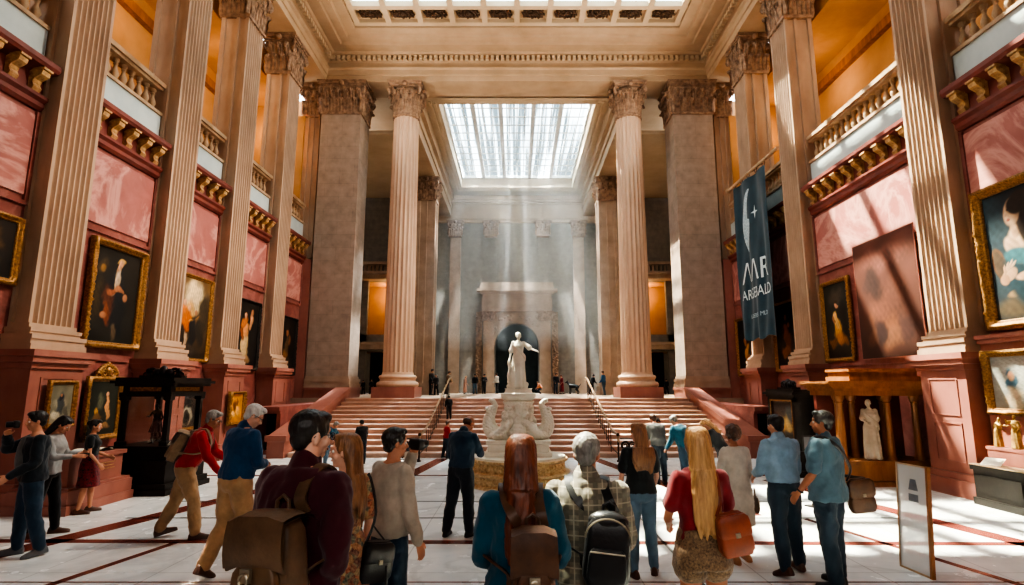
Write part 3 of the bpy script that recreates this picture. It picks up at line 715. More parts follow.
painting(-1, 8.72, 7.9, 9.52, 3.7, 4.9, 'gilt frame cut off by the picture edge high above the black jacket man', (24,20,18), (36,28,22), [(.7,.5,.14,.3,0,(96,70,44),.7)], fw=.13, seed=11)
painting(-1, 8.7, 7.7, 9.25, 1.3, 2.15, 'gilded frame cut off by the picture edge, low behind the black jacket man', (40,32,24), (54,40,28), [(.7,.5,.14,.3,0,(150,110,60),.7)], fw=.15, seed=12)
painting(-1, 8.1, 9.78, 10.42, 1.28, 2.1, 'small gilt framed picture of a grey cloaked figure hung on a red pedestal', (126,122,104), (110,108,92),
  [(.5,.5,.3,.2,0,(150,144,124),.8),(.5,.48,.16,.4,0,(70,76,78),.5),(.5,.66,.1,.12,0,(40,44,52),.4),(.5,.72,.05,.06,0,SK2,.4),(.3,.2,.2,.14,0,(190,182,160),.7),(.75,.3,.1,.2,20,(90,88,76),.6)], fw=.09, depth=.08, seed=13)
painting(-1, 8.66, 11.38, 12.42, .9, 2.2, 'gilt framed dim interior scene topped by a carved crest, above the red plinth', (44,46,36), (34,40,34),
  [(.68,.5,.07,.3,8,(206,150,100),.5),(.64,.76,.05,.06,0,SK,.4),(.3,.42,.06,.1,0,(190,140,66),.6),(.42,.62,.1,.2,0,(92,96,78),.8),(.35,.3,.16,.12,0,(110,80,48),.7),(.6,.16,.2,.07,0,(150,110,72),.7)], fw=.13, depth=.1, crest=True, seed=15)
painting(-1, 8.7, 14.55, 15.5, .85, 1.95, 'gilt framed picture of a dark archway behind the display case', (50,46,40), (36,40,42), [(.5,.7,.3,.28,0,(30,34,38),.4),(.5,.3,.34,.3,0,(176,170,150),.4),(.5,.26,.2,.26,0,(50,50,46),.4)], fw=.1, seed=17)
painting(-1, 8.1, 15.95, 16.85, .9, 1.85, 'richly gilded relief panel hung on a red pedestal above the red sweatered man', (186,126,50), (206,146,62), [(.4,.6,.14,.2,0,(120,70,26),.6),(.65,.4,.12,.2,20,(236,190,104),.6),(.35,.3,.14,.1,0,(240,200,120),.6),(.6,.7,.1,.14,0,(140,84,30),.6)], fw=.1, depth=.12, orn=.5, seed=19)
painting(-1, 8.72, 17.5, 18.2, 1.05, 1.6, 'very small framed print low on the wall past the gilded relief panel', (190,180,160), (170,160,140), [(.5,.5,.16,.3,0,(90,80,70),.6)], fw=.06, depth=.05, orn=.05, gold='blackwood', seed=20)
# right wall
painting(1, 8.70, 10.2, 7.5, 2.98, 5.6, 'very large gilt framed painting of a dark haired woman in teal with bare shoulders', (35,43,49), (27,41,52),
  [(0.079, 0.62, 0.128, 0.5, 10, (43,60,70), 1),(0.242, 0.1, 0.24, 0.08, 6, (76,64,49), 0.7),(0.212, 0.2, 0.096, 0.03, 10, (140,112,76), 0.5),(0.079, 0.44, 0.06, 0.13, 14, (94,67,46), 0.15),(0.079, 0.44, 0.044, 0.105, 14, (73,59,48), 0.2),(0.301, 0.4, 0.176, 0.2, -10, (30,65,76), 0.4),(0.323, 0.28, 0.176, 0.2, 0, (24,46,56), 0.4),(0.286, 0.57, 0.12, 0.15, -12, (182,152,126), 0.3),(0.212, 0.54, 0.056, 0.1, 30, (177,145,120), 0.4),(0.256, 0.72, 0.044, 0.11, -6, (171,136,110), 0.3),(0.316, 0.84, 0.112, 0.13, -10, (41,25,19), 0.3),(0.33, 0.7, 0.064, 0.18, 10, (35,22,17), 0.4),(0.238, 0.82, 0.068, 0.105, -10, (180,145,118), 0.25),(0.188, 0.815, 0.014, 0.02, -30, (180,145,118), 0.4),(0.205, 0.765, 0.016, 0.01, 0, (136,67,56), 0.5),(0.212, 0.845, 0.016, 0.008, 0, (48,32,24), 0.5),(0.286, 0.87, 0.088, 0.075, 10, (38,24,17), 0.3),(0.256, 0.47, 0.128, 0.06, -14, (48,92,102), 0.35),(0.375, 0.44, 0.096, 0.09, 10, (52,99,108), 0.4),(0.33, 0.315, 0.128, 0.035, 2, (172,134,105), 0.3),(0.153, 0.345, 0.068, 0.045, 24, (177,140,112), 0.3),(0.108, 0.31, 0.04, 0.04, 50, (164,123,94), 0.3),(0.138, 0.4, 0.01, 0.045, -20, (179,144,116), 0.3),(0.164, 0.415, 0.01, 0.05, -34, (182,147,120), 0.3),(0.186, 0.41, 0.01, 0.045, -48, (180,145,118), 0.3),(0.116, 0.385, 0.01, 0.04, 0, (171,132,104), 0.3)], fw=.2, depth=.16, orn=.22, gold='gold', seed=21, n=130)
painting(1, 8.44, 10.15, 8.3, 1.5, 2.62, 'gilt framed grey landscape with a blue robed figure low beside the red pedestal', (150,146,136), (92,110,116),
  [(.3,.6,.3,.3,0,(176,176,168),.9),(.24,.42,.07,.2,0,(72,104,124),.4),(.24,.62,.04,.05,0,SK,.4),(.25,.2,.1,.12,0,(196,176,150),.5),(.5,.5,.02,.6,0,(60,60,56),.3),(.72,.4,.2,.3,0,(206,200,186),.8),(.7,.3,.07,.2,0,(120,100,84),.5)], fw=.14, depth=.12, seed=23)
b = MB(); b.box(8.46, 8.74, 7.4, 10.25, 0, 2.75); b.box(8.4, 8.74, 7.4, 10.25, 2.75, 2.83); b.box(8.36, 8.74, 7.4, 10.25, 2.83, 2.9)
o = struct('baseboard_right', b, M['redped'], label='projecting red marble dado under the large painting')
painting(1, 8.63, 14.0, 11.8, 2.66, 5.5, 'large faded unframed rose brown canvas leaning tall by the sunlit pilaster', (60,36,30), (100,60,51),
  [(.5,.3,.24,.24,0,(113,69,47),.9),(.42,.45,.2,.2,30,(105,64,51),.9),(.3,.62,.14,.2,10,(60,40,38),.9),(.68,.5,.14,.26,-20,(92,56,46),.9),(.5,.16,.3,.1,0,(108,70,50),.9),(.36,.2,.1,.16,0,(50,31,31),.9),(.75,.22,.12,.16,0,(64,40,37),.9),(.55,.82,.4,.12,0,(120,76,66),.9)], framed=False, seed=25)
painting(1, 8.72, 15.78, 14.42, 2.64, 4.88, 'gilt framed portrait of a seated figure in a yellow robe', (36,28,20), (40,38,32),
  [(.55,.8,.3,.2,0,(76,70,58),1),(.5,.38,.16,.26,-6,(206,152,74),.5),(.44,.5,.09,.18,10,(226,186,116),.5),(.62,.24,.22,.14,-14,(176,112,48),.6),(.47,.7,.06,.075,0,SK,.4),(.47,.75,.07,.04,0,(70,48,30),.5),(.36,.5,.05,.1,30,SK2,.5),(.25,.2,.16,.1,0,(120,78,36),.8),(.75,.5,.14,.4,0,(30,26,22),.9)], fw=.13, seed=27)
painting(1, 8.72, 18.84, 17.2, 2.45, 4.75, 'gilt framed canvas of dim entwined figures right beside the banner', (22,18,16), (26,22,20),
  [(.45,.55,.12,.22,14,(146,88,52),.6),(.56,.4,.12,.2,-20,(112,64,40),.6),(.48,.78,.06,.07,0,SK2,.5),(.6,.66,.05,.06,0,SK2,.5),(.4,.26,.2,.12,0,(150,96,50),.7),(.3,.6,.07,.2,0,(64,40,30),.7)], fw=.12, seed=29)
painting(1, 8.72, 22.1, 20.4, 2.35, 4.6, 'gilt framed dark canvas mostly behind the banner, next to the grey stone pier', (20,18,18), (26,22,20),
  [(.5,.4,.1,.2,-24,(206,150,84),.5),(.44,.6,.08,.1,0,(160,108,66),.6),(.5,.75,.05,.06,0,SK2,.5),(.6,.26,.14,.1,10,(140,96,56),.7)], fw=.12, seed=31)

# ================================================================== BANNER
M['banner'] = fabric('teal_banner_cloth', (26,58,72), (18,44,56), 3, .8, .2); M['bprint'] = pm('banner_print', (214,228,232), (90,126,144), 16, .8, .1)
M['bletter'] = pm('banner_letter_print', (214,224,226), (190,204,208), 10, .8, 0)
BX, BY0, BY1, BZ0, BZ1 = 8.0, 17.15, 19.75, 3.55, 9.1
t = thing('hanging_banner', 'tall dark teal banner with a pale crescent and lettering hung from a slanting pole', 'banner', (BX, (BY0+BY1)/2, BZ0), -PI/2, None, 'thing')
def cloth_y(x, z): return -.05*math.sin(x*5+z*.5)-.03*math.sin(x*11-z*1.1)*(1-z/6)
BW, BH = BY1-BY0, BZ1-BZ0
def ztop(x): return BH - .12*(x/BW)      # pole drops a little towards the far end
b = MB(); nx, nz = 40, 60
b.add([(-BW/2+BW*i/nx, cloth_y(-BW/2+BW*i/nx, BH*j/nz), (ztop(-BW/2+BW*i/nx))*j/nz + (.05*math.sin(i*.45)*(1-j/nz)**6)) for j in range(nz+1) for i in range(nx+1)], [(j*(nx+1)+i, j*(nx+1)+i+1, (j+1)*(nx+1)+i+1, (j+1)*(nx+1)+i) for j in range(nz) for i in range(nx)])
b.build('cloth', M['banner'], t, 'all')
def on_cloth(me):
    for v in me.vertices: v.co.y = cloth_y(v.co.x, v.co.z)-.02
    me.update(); return me
b = MB(); k = 30; outer, inner = [], []
for i in range(k+1):
    s = i/k; z = 3.0+2.15*s; x0 = -.78+.75*(2*s-1)**2*(1 if s > .5 else .55); wd = .78*math.sin(PI*min(1, s*.93+.04))**.8
    outer.append((x0-.02, 0, z)); inner.append((x0+wd*(.75 if s > .5 else 1), 0, z))
b.rings([[o, tuple((Vector(o)*2+Vector(i_))/3), tuple((Vector(o)+Vector(i_)*2)/3), i_] for o, i_ in zip(outer, inner)], cap=False, closed=False)
link('crescent_emblem', on_cloth(b.mesh('crescent_emblem', M['bprint'])), t)
b = MB(); c0 = Vector((.28, 0, 4.25))
b.add([c0]+[c0+Vector((math.sin(PI*i/4)*(.19 if i % 2 == 0 else .05)*(1 if i % 4 else 1.3), 0, math.cos(PI*i/4)*(.19 if i % 2 == 0 else .05)*(1.3 if i % 4 == 0 else 1))) for i in range(8)], [(0, i+1, (i+1)%8+1) for i in range(8)])
link('star_emblem', on_cloth(b.mesh('star_emblem', M['bletter'])), t)
def text(s, size, x, z, mat, parent, name='lettering', sx=1.0, conv=None):
    cu = bpy.data.curves.new('t', 'FONT'); cu.body = s; cu.size = size; cu.align_x = 'LEFT'
    o = bpy.data.objects.new('t', cu); col.objects.link(o)
    me = bpy.data.meshes.new_from_object(o.evaluated_get(bpy.context.evaluated_depsgraph_get())); bpy.data.objects.remove(o)
    for v in me.vertices: v.co = Vector((x+v.co.x*sx, 0, z+v.co.y))
    if conv: conv(me)
    me.materials.clear(); me.materials.append(mat); me.name = name
    return link(name, me, parent)
text('\u039b\u039bR', 1.0, -.98, 1.95, M['bletter'], t, 'large_lettering', 1.0, on_cloth)
text('ARGEBALD', .5, -.98, 1.38, M['bletter'], t, 'lettering', .82, on_cloth)
text('LOEBELN. MLD', .2, -.6, .72, M['bprint'], t, 'small_lettering', 1.0, on_cloth)
b = MB(); b.tube([(BW/2+.95,0,BH+.12),(-BW/2-.5,0,BH+.18)], .06, 10); b.ell((-BW/2-.52,0,BH+.18),(.1,.1,.1),12,8); b.build('pole', M['balus'], t, True)
for x in (-1.2,-.6,0,.6,1.2):
    b = MB(); b.tube([(x+.1*math.cos(a), 0, ztop(x)+.09+.09*math.sin(a)) for a in [2*PI*i/10 for i in range(11)]], .012, 5); b.build('hanging_ring', M['iron'], t)

# ================================================================== FURNITURE ALONG THE LEFT WALL
t = thing('granite_plinth', 'stepped red granite plinth beside the woman in the black dress', 'plinth', (-7.55, 9.92, 0))
b = MB()
for w, z0, z1 in ((.16,0,.14),(.13,.14,.36),(.1,.36,.4)): b.box(-.38-w*.6, .38+w, -.62-w, .62+w, z0, z1)
b.build('base', M['redped'], t)
b = MB(); b.box(-.38,.38,-.62,.62,.4,.8); b.box(-.4,.42,-.66,.66,.8,.87); b.build('block', M['redped'], t)
b = MB()
for i, (w, h_) in enumerate(((.36,.012),(.28,.01),(.34,.01))): b.box(.386, .392, -.05-w/2+.3, -.05+w/2+.3, .68-i*.05, .68-i*.05+h_)
b.build('inscription', M['corbel'], t)
o = thing('open_book', 'open book with white pages lying on the red granite plinth', 'book', (-7.5, 10.2, .875), R(80))
b = MB()
for s in (-1, 1):
    rs = [[(s*.26*k/6, y, .012+.035*math.sin(PI*min(1,k/6*.9+.1))) for y in (-.17,.17)] for k in range(7)]
    b.rings(rs, cap=False, closed=False); b.rings([[(s*.26*k/6, y, .006) for y in (-.17,.17)] for k in range(7)], cap=False, closed=False)
    b.add([(s*.26,-.17,.006),(s*.26,.17,.006),(s*.26,.17,.03),(s*.26,-.17,.03)], [(0,1,2,3)])
b.build('pages', M['white'], o)
b = MB(); b.box(-.28,.28,-.19,.19,0,.006); b.build('cover', M['blackwood'], o)
# ebonised display case
t = thing('display_case', 'tall ebonised display case with glass sides and bronze ornament on top', 'display case', (-7.12, 11.5, 0))
W, D = .46, .56
b = MB()
for w, z0, z1 in ((.2,0,.1),(.16,.1,.2),(.1,.2,.55),(.14,.55,.62),(.06,.62,.82),(.1,.82,.88)): b.box(-W-w, W+w, -D-w, D+w, z0, z1)
b.build('base', M['blackwood'], t)
for sx in (-1, 1):
    for sy in (-1, 1):
        b = MB(); b.sqlathe([(.07,.88),(.07,.95),(.045,.97),(.045,1.72),(.07,1.74),(.07,1.8)], (sx*W*.92, sy*D*.94, 0)); b.build('corner_post', M['blackwood'], t)
b = MB()
for w, z0, z1 in ((.04,1.8,1.88),(.0,1.88,2.0),(.1,2.0,2.05),(.16,2.05,2.1),(.1,2.1,2.16)): b.box(-W-w, W+w, -D-w, D+w, z0, z1)
b.build('top', M['blackwood'], t)
b = MB(); b.box(-.3,.3,-D-.045,-D-.04,1.9,1.98); b.box(W+.001,W+.006,-.42,.42,1.9,1.98); b.build('gilt_strip', M['gold'], t)
for a in ((-W*.85,W*.85,-D*.9,-D*.89),(-W*.85,W*.85,D*.89,D*.9),(-W*.9,-W*.89,-D*.86,D*.86),(W*.89,W*.9,-D*.86,D*.86)):
    b = MB(); b.box(*a, .9, 1.79); b.build('glass_side', M['glass'], t)
def ornament(b, z, sx=1.0):
    for s in (-1, 1):
        volute(b, (s*.22*sx, -.1, z+.1), (s,0,0), .11); volute(b, (s*.36*sx, -.1, z+.06), (-s,0,0), .06); b.ell((s*.12*sx,-.1,z+.1),(.1,.08,.09),10,8); b.ell((s*.3*sx,-.1,z+.14),(.06,.05,.06),8,6)
    b.ell((0,-.1,z+.12),(.09,.09,.13),10,8); b.box(-.42*sx,.42*sx,-.2,.0,z,z+.05)
b = MB(); ornament(b, 2.16); b.build('ornament', M['bronze'], t, True)
# cabinet on the right
t = thing('ebonised_cabinet', 'dark ebonised cabinet with a gilt landscape behind its glass front', 'cabinet', (6.62, 13.64, 0), -PI/2)
W, D = .68, .3
b = MB()
for w, z0, z1 in ((.1,0,.14),(.04,.14,.5),(.08,.5,.56)): b.box(-W-w, W+w, -D-w, D+w, z0, z1)
b.box(-W, W, -D+.06, D, .56, 1.74)
for x in (-W+.07, W-.07): b.box(x-.07, x+.07, -D-.02, -D+.06, .56, 1.74)
b.box(-W, W, -D-.02, -D+.06, .56, .68); b.box(-W, W, -D-.02, -D+.06, 1.64, 1.74)
for s in (-1, 1): b.box(s*W-.015, s*W+.015, -D+.12, D-.1, .7, 1.6)
b.build('body', M['blackwood'], t)
b = MB()
for w, z0, z1 in ((.04,1.74,1.8),(.1,1.8,1.86),(.04,1.86,1.92)): b.box(-W-w, W+w, -D-w, D+w, z0, z1)
b.build('top', M['blackwood'], t)
c = link('painted_panel', canvas(1.08, .95, (120,84,40), (30,44,52), [(.4,.4,.4,.16,0,(226,184,96),.9),(.3,.35,.1,.2,0,(206,150,60),.7),(.65,.45,.12,.24,0,(236,204,130),.8),(.5,.15,.5,.1,0,(60,70,60),.8),(.75,.7,.2,.16,0,(70,96,104),.9)], 60, 41), t); c.location = (0,-D+.055,.69)
b = MB(); b.box(-.54,.54,-D-.008,-D-.002,.68,1.64); b.build('glass_front', M['glass'], t)
b = MB()
for a in ((-.56,-.52,.66,1.66),(.52,.56,.66,1.66),(-.56,.56,.64,.68),(-.56,.56,1.64,1.68)): b.box(a[0],a[1],-D-.03,-D-.018,a[2],a[3])
b.build('gilt_border', M['gold'], t)
b = MB(); ornament(b, 1.92, .9); b.build('ornament', M['bronze'], t, True)

# shrine of honey wood
t = thing('wooden_shrine', 'honey coloured wooden shrine with columns and an overhanging moulded roof', 'shrine', (7.5, 12.28, 0))
b = MB()
for w, z0, z1 in ((.06,0,.1),(0,.1,.42),(.05,.42,.5)): b.box(-.9-w, 1.0+w, -.5-w, .5, z0, z1)
b.build('base', M['wood'], t)
b = MB(); b.box(-.86, .98, .36, .48, .5, 1.8); b.build('back', M['redcor'], t)
for x, y in ((-.78,-.38),(.2,-.38),(.78,-.38),(-.56,.1),(-.25,.1),(.42,.1)):
    b = MB(); b.lathe([(.1,.5),(.1,.55),(.075,.58),(.075,.62),(.068,1.1),(.06,1.62),(.08,1.65),(.065,1.68),(.1,1.74),(.1,1.8)], 14, (x,y,0)); b.build('column', M['wood'], t, True)
b = MB()
for w, z0, z1 in ((0,1.8,1.9),(.05,1.9,1.95),(.12,1.95,1.99),(.2,1.99,2.05),(.24,2.05,2.1)): b.box(-.92-w, 1.0+min(w,.12), -.5-w, .5, z0, z1)
b.build('roof', M['wood'], t)
b = MB()
for w, z0, z1 in ((0,2.1,2.2),(-.06,2.2,2.3),(0,2.3,2.36)): b.box(-.55-w, .95+w*.5, -.42-w, .48, z0, z1)
b.build('attic', M['wood'], t)

# black plinth, card, red block
t = thing('black_plinth', 'low black display plinth in front of the red pedestal', 'plinth', (8.24, 9.1, 0))
b = MB(); b.box(-.36,.2,-1.0,1.02,0,.12); b.box(-.32,.2,-.97,1.0,.12,.58); b.box(-.36,.2,-1.0,1.02,.58,.66)
for y in (-.5,.45): b.box(-.335,-.32,y-.4,y+.4,.2,.5)
b.build('body', M['blackwood'], t)
b = MB(); b.box(-.365,.2,-1.01,1.025,.66,.675); b.build('slab', M['balus'], t)
o = thing('text_card', 'small white text card propped on the black plinth', 'card', (8.02, 9.78, .678), R(-70))
b = MB(); b.obox((0,0,.062), .3, .012, .2, Matrix.Rotation(R(-58),3,'X')); b.build('sheet', M['white'], o)
t = thing('marble_block', 'red marble block carrying two gilt figures on the black plinth', 'block', (8.31, 9.7, .678))
b = MB(); b.box(-.11,.11,-.38,.38,0,.24); b.box(-.12,.12,-.4,.4,.24,.29); b.build('body', M['redped'], t)

# leaning acrylic panel
t = thing('acrylic_sign', 'tall frosted glass sign panel with a wooden edge standing behind the shoulder bag man', 'sign', (4.34, 6.5, 0), R(-83))
t.rotation_euler = (R(-4), 0, R(-86))
b = MB(); b.box(-.21,.21,-.008,.008,.02,1.12); b.build('panel', M['frost'], t)
b = MB(); b.box(.21,.24,-.02,.02,0,1.14); b.build('wooden_edge', M['wood'], t)
b = MB(); b.box(-.23,-.21,-.014,.014,0,1.13); b.box(-.23,.21,-.014,.014,0,.02); b.box(-.23,.21,-.014,.014,1.12,1.135); b.build('edge_strip', M['balus'], t)
M['greyprint'] = pm('grey_print', (120,126,132), (104,110,116), 8, .7, 0)
b = MB()
b.add([(-.02,-.011,.98),(.06,-.011,.98),(.09,-.011,.86),(-.05,-.011,.86)], [(0,1,2,3)]); b.box(-.05,.09,-.0115,-.011,.74,.82)
b.build('printed_mark', M['greyprint'], t)
t = thing('info_plaque', 'small grey framed information plaque on a post left of the pale blue shirted man', 'plaque', (5.0, 9.9, 0), R(20)); t['label'] = 'small grey framed information plaque on a post beside the pale blue shirted man'
b = MB(); b.box(-.015,.015,-.015,.015,0,1.0); b.box(-.12,.12,-.08,.08,0,.02); b.build('post', M['blackwood'], t)
b = MB(); b.box(-.15,.15,-.03,-.01,.92,1.16); b.build('frame', M['blackwood'], t)
b = MB(); b.box(-.13,.13,-.034,-.03,.94,1.14); b.build('sheet', M['greyprint'], t)
t = thing('white_stand', 'slim white stand on the floor near the beige sweatered man', 'stand', (-2.35, 12.6, 0))
b = MB(); b.box(-.09,.09,-.06,.06,.03,.62); b.box(-.14,.14,-.1,.1,0,.03); b.build('post', M['white'], t)
b = MB(); b.obox((0,-.02,.68), .26, .2, .02, Matrix.Rotation(R(40),3,'X')); b.build('tilted_top', M['blackwood'], t)

# ================================================================== HANDRAILS
def handrail(x, label, sgn):
    t = thing('stair_handrail', label, 'handrail', (x, YS0, 0), 0, 'handrails of the stairs', 'thing')
    f = lambda y: max(0, min(1, (y-YS0)/(YS1-YS0)))*ZL
    b = MB(); pts = [(0,-1.0,.52),(0,-.9,.68),(0,-.6,.72)]+[(0, y, .74+ZL*y/(YS1-YS0)) for y in (0, 1.5, 3, 4.5, 5.6)]+[(0,6.0,.78+ZL),(0,6.3,.66+ZL)]
    b.tube(pts, .035, 8); b.build('rail', M['brass'], t, True)
    b = MB(); b.tube([(0,-.85,.2)]+[(0,y,.16+ZL*(y+.2)/(YS1-YS0)) for y in (0.2,2,4,5.6)], .016, 6); b.build('lower_rail', M['iron'], t)
    q = MB(); q.tube([(0,0,0),(0,0,.72)], .011, 6); me = q.mesh('bar', M['iron'])
    for i in range(14): link('bar', me, t).location = (0, .3+.4*i, math.floor((.3+.4*i)/(5.6/12)+1)*ZL/12)
    q = MB(); q.lathe([(.05,0),(.05,.04),(.025,.06),(.025,.5),(.04,.52),(.025,.55),(.03,.66),(.05,.7),(.03,.75)], 10)
    q.build('newel_post', M['iron'], t, True).location = (0,-.9,0)
    b = MB()
    for k in range(3):
        volute(b, (-sgn*(.18+.2*k), -.9, .42), (1,0,0), .13); volute(b, (-sgn*(.18+.2*k), -.9, .2), (-1,0,0), .1)
    b.tube([(0,-.9,.6),(-sgn*.68,-.9,.6)], .02, 6); b.tube([(0,-.9,.06),(-sgn*.68,-.9,.06)], .014, 6); b.tube([(-sgn*.68,-.9,0),(-sgn*.68,-.9,.66)], .02, 6)
    b.build('scrollwork', M['iron'], t, True)
handrail(-2.62, 'bronze stair handrail with scrolled ironwork, behind the navy shirted man', 1)
handrail(2.72, 'bronze stair handrail with scrolled ironwork, behind the woman in the black tee', -1)
# ================================================================== FIGURES
Rx = lambda a: Matrix.Rotation(R(a), 3, 'X')
Ry = lambda a: Matrix.Rotation(R(a), 3, 'Y')
Rz = lambda a: Matrix.Rotation(R(a), 3, 'Z')
TOR = {'m': [(.85,.10,.08,0),(.89,.155,.105,-.004),(.94,.168,.112,-.006),(1.02,.158,.106,0),(1.10,.15,.102,.002),(1.22,.163,.112,.0),(1.33,.178,.12,-.004),(1.40,.172,.102,-.01),(1.445,.138,.082,-.012),(1.48,.09,.068,-.01),(1.505,.06,.055,-.006)],
       'f': [(.84,.10,.085,0),(.88,.16,.112,-.008),(.94,.172,.12,-.012),(1.02,.15,.103,0),(1.10,.128,.092,.002),(1.22,.14,.102,.004),(1.31,.15,.122,.014),(1.385,.15,.096,.0),(1.435,.12,.075,-.008),(1.475,.075,.06,-.008),(1.50,.053,.05,-.006)]}
class Sk:
    """a skeleton in its own frame: +Y ahead, +X the right hand side"""
    def __init__(s, H=1.75, sex='m', lean=0, head=(0,0), armR=(0,6,8,0), armL=(0,6,8,0), legR=(0,2,0), legL=(0,2,0), feet=(8,8), pitch=(0,0), bulk=1.0, twist=0, hs=1.0):
        s.k = H/1.75; s.sex, s.bulk, s.lean, s.twist, s.hs = sex, bulk, lean, twist, hs
        s.piv = Vector((0,0,.95)); s.Rl = Rx(-lean) @ Rz(twist); s.head = head
        s.Rh = s.Rl @ Rz(head[0]) @ Rx(-head[1]); s.nk = Vector((0,-.004,1.5))
        sw = .18 if sex == 'm' else .155
        s.arm, s.leg, s.off = {}, {}, Vector((0,0,0))
        for sd, (swg, abd, fl, inn) in ((1, armR), (-1, armL)):
            S = s.tp((sd*sw*(.5+.5*bulk), -.012, 1.415)); A = Ry(-sd*abd) @ Rx(swg); A = Rz(twist) @ A
            E = S + A @ Vector((0,0,-.285)); F = A @ Rz(sd*inn) @ Rx(fl); W = E + F @ Vector((0,0,-.25)); s.arm[sd] = (S, E, W, F)
        lo = 9
        for i, (sd, (swg, abd, fl)) in enumerate(((1, legR), (-1, legL))):
            Hh = Vector((sd*.088, 0, .91)); A = Ry(-sd*abd) @ Rx(swg); K = Hh + A @ Vector((0,0,-.42)); F = A @ Rx(-fl); An = K + F @ Vector((0,0,-.405))
            s.leg[sd] = (Hh, K, An, feet[i], pitch[i])
            drop = .085*math.cos(R(pitch[i])) + (.13*math.sin(R(pitch[i])) if pitch[i] > 0 else .07*math.sin(R(-pitch[i])))
            lo = min(lo, An.z - drop)
        s.dz = -lo
    def tp(s, p):
        p = Vector(p)
        if p.z <= s.piv.z: return p
        w = min(1, (p.z-s.piv.z)/.12); 
        return s.piv + (Rx(-s.lean*w) @ Rz(s.twist*w)) @ (p-s.piv)
    def hp(s, p): return s.tp(s.nk) + s.Rh @ ((Vector(p)-s.nk)*s.hs)
    def fin(s, mb):
        mb.v = [(x*s.k, y*s.k, (z+s.dz)*s.k) for x, y, z in mb.v]; return mb
    def w(s, p): return Vector((p[0]*s.k, p[1]*s.k, (p[2]+s.dz)*s.k))
def cat(secs, m=4):
    out = []
    for i in range(len(secs)-1):
        p0, p1, p2, p3 = (np.array(secs[max(0,min(len(secs)-1,j))]) for j in (i-1,i,i+1,i+2))
        for k in range(m):
            t = k/m; out.append(.5*((2*p1)+(p2-p0)*t+(2*p0-5*p1+4*p2-p3)*t*t+(3*p1-p0-3*p2+p3)*t**3))
    out.append(np.array(secs[-1])); return out
def torso(mb, sk, secs, e=0.0, n=28, f=None, jag=None):
    rs = []
    for z, rx, ry, yo in cat(secs):
        ring = []
        for j in range(n):
            a = 2*PI*j/n; c, q = math.cos(a), math.sin(a); c = math.copysign(abs(c)**.85, c); q = math.copysign(abs(q)**.9, q)
            g = jag(a, z) if jag else 0
            ring.append((f or sk.tp)(((rx*sk.bulk+e+g)*c, yo+(ry*sk.bulk+e+g)*q, z)))
        rs.append(ring)
    mb.rings(rs)
def limb(mb, pts, rad, n=14, m=4):
    c = cat([(*p, r) for p, r in zip(pts, rad)], m); mb.tube([q[:3] for q in c], [float(q[3]) for q in c], n)
    for q in (c[0], c[-1]): mb.ell(q[:3], (q[3]*.98,)*3, 12, 8)
def hand(mb, sk, sd, fingers=True, grip=.5):
    S, E, W, F = sk.arm[sd]; d = F @ Vector((0,0,-1)); th = F @ Vector((0,1,0)); n = F @ Vector((-sd,0,0))
    rs = []
    for t, a, b in ((0,.026,.02),(.03,.031,.018),(.06,.039,.017),(.09,.041,.015),(.105,.036,.011)):
        c = W + d*t; rs.append([c + th*math.cos(2*PI*j/12)*a + n*math.sin(2*PI*j/12)*b for j in range(12)])
    mb.rings(rs)
    if not fingers:
        mb.ell(W+d*.12, (.035,.03,.05), 10, 8); return
    for i, (o, L) in enumerate(((.031,.07),(.0105,.08),(-.0105,.074),(-.031,.058))):
        p = W + d*.088 + th*o; pts = [p]; a = .15
        for k, fr in enumerate((.28,.38,.26,.2)):
            p = p + (d*math.cos(a)+n*math.sin(a))*L*fr; pts.append(p); a += grip*(.75 if k else .5)
        mb.tube(pts, [.0092,.0088,.008,.0074,.0055], 8)
    p = W + d*.03 + th*.024; q = (th*.75+d*.6).normalized(); pts = [p, p+q*.028, p+q*.045+d*.016+n*.01, p+q*.05+d*.036+n*.018]
    mb.tube(pts, [.012,.0105,.0095,.007], 8)
def foot(mb, sk, sd, e=0.0, sole=0.0):
    Hh, K, A, yaw, pt = sk.leg[sd]; Rm = Rz(-sd*yaw) @ Rx(-pt); rs = []
    for y, hw, h in ((-.078,.016,.04),(-.066,.032,.075),(-.03,.036,.105),(.02,.036,.095),(.07,.04,.066),(.12,.046,.05),(.16,.041,.042),(.185,.026,.034),(.198,.008,.022)):
        y2 = y*(1+e*2); hw += e; h += e; ring = []
        for j in range(14):
            a = 2*PI*j/14; x = math.cos(a)*hw; z = math.sin(a); z = (h*z if z > 0 else (.012*z))
            ring.append(A + Rm @ Vector((x, y2, -.085+.012-sole+z)))
        rs.append(ring)
    mb.rings(rs)
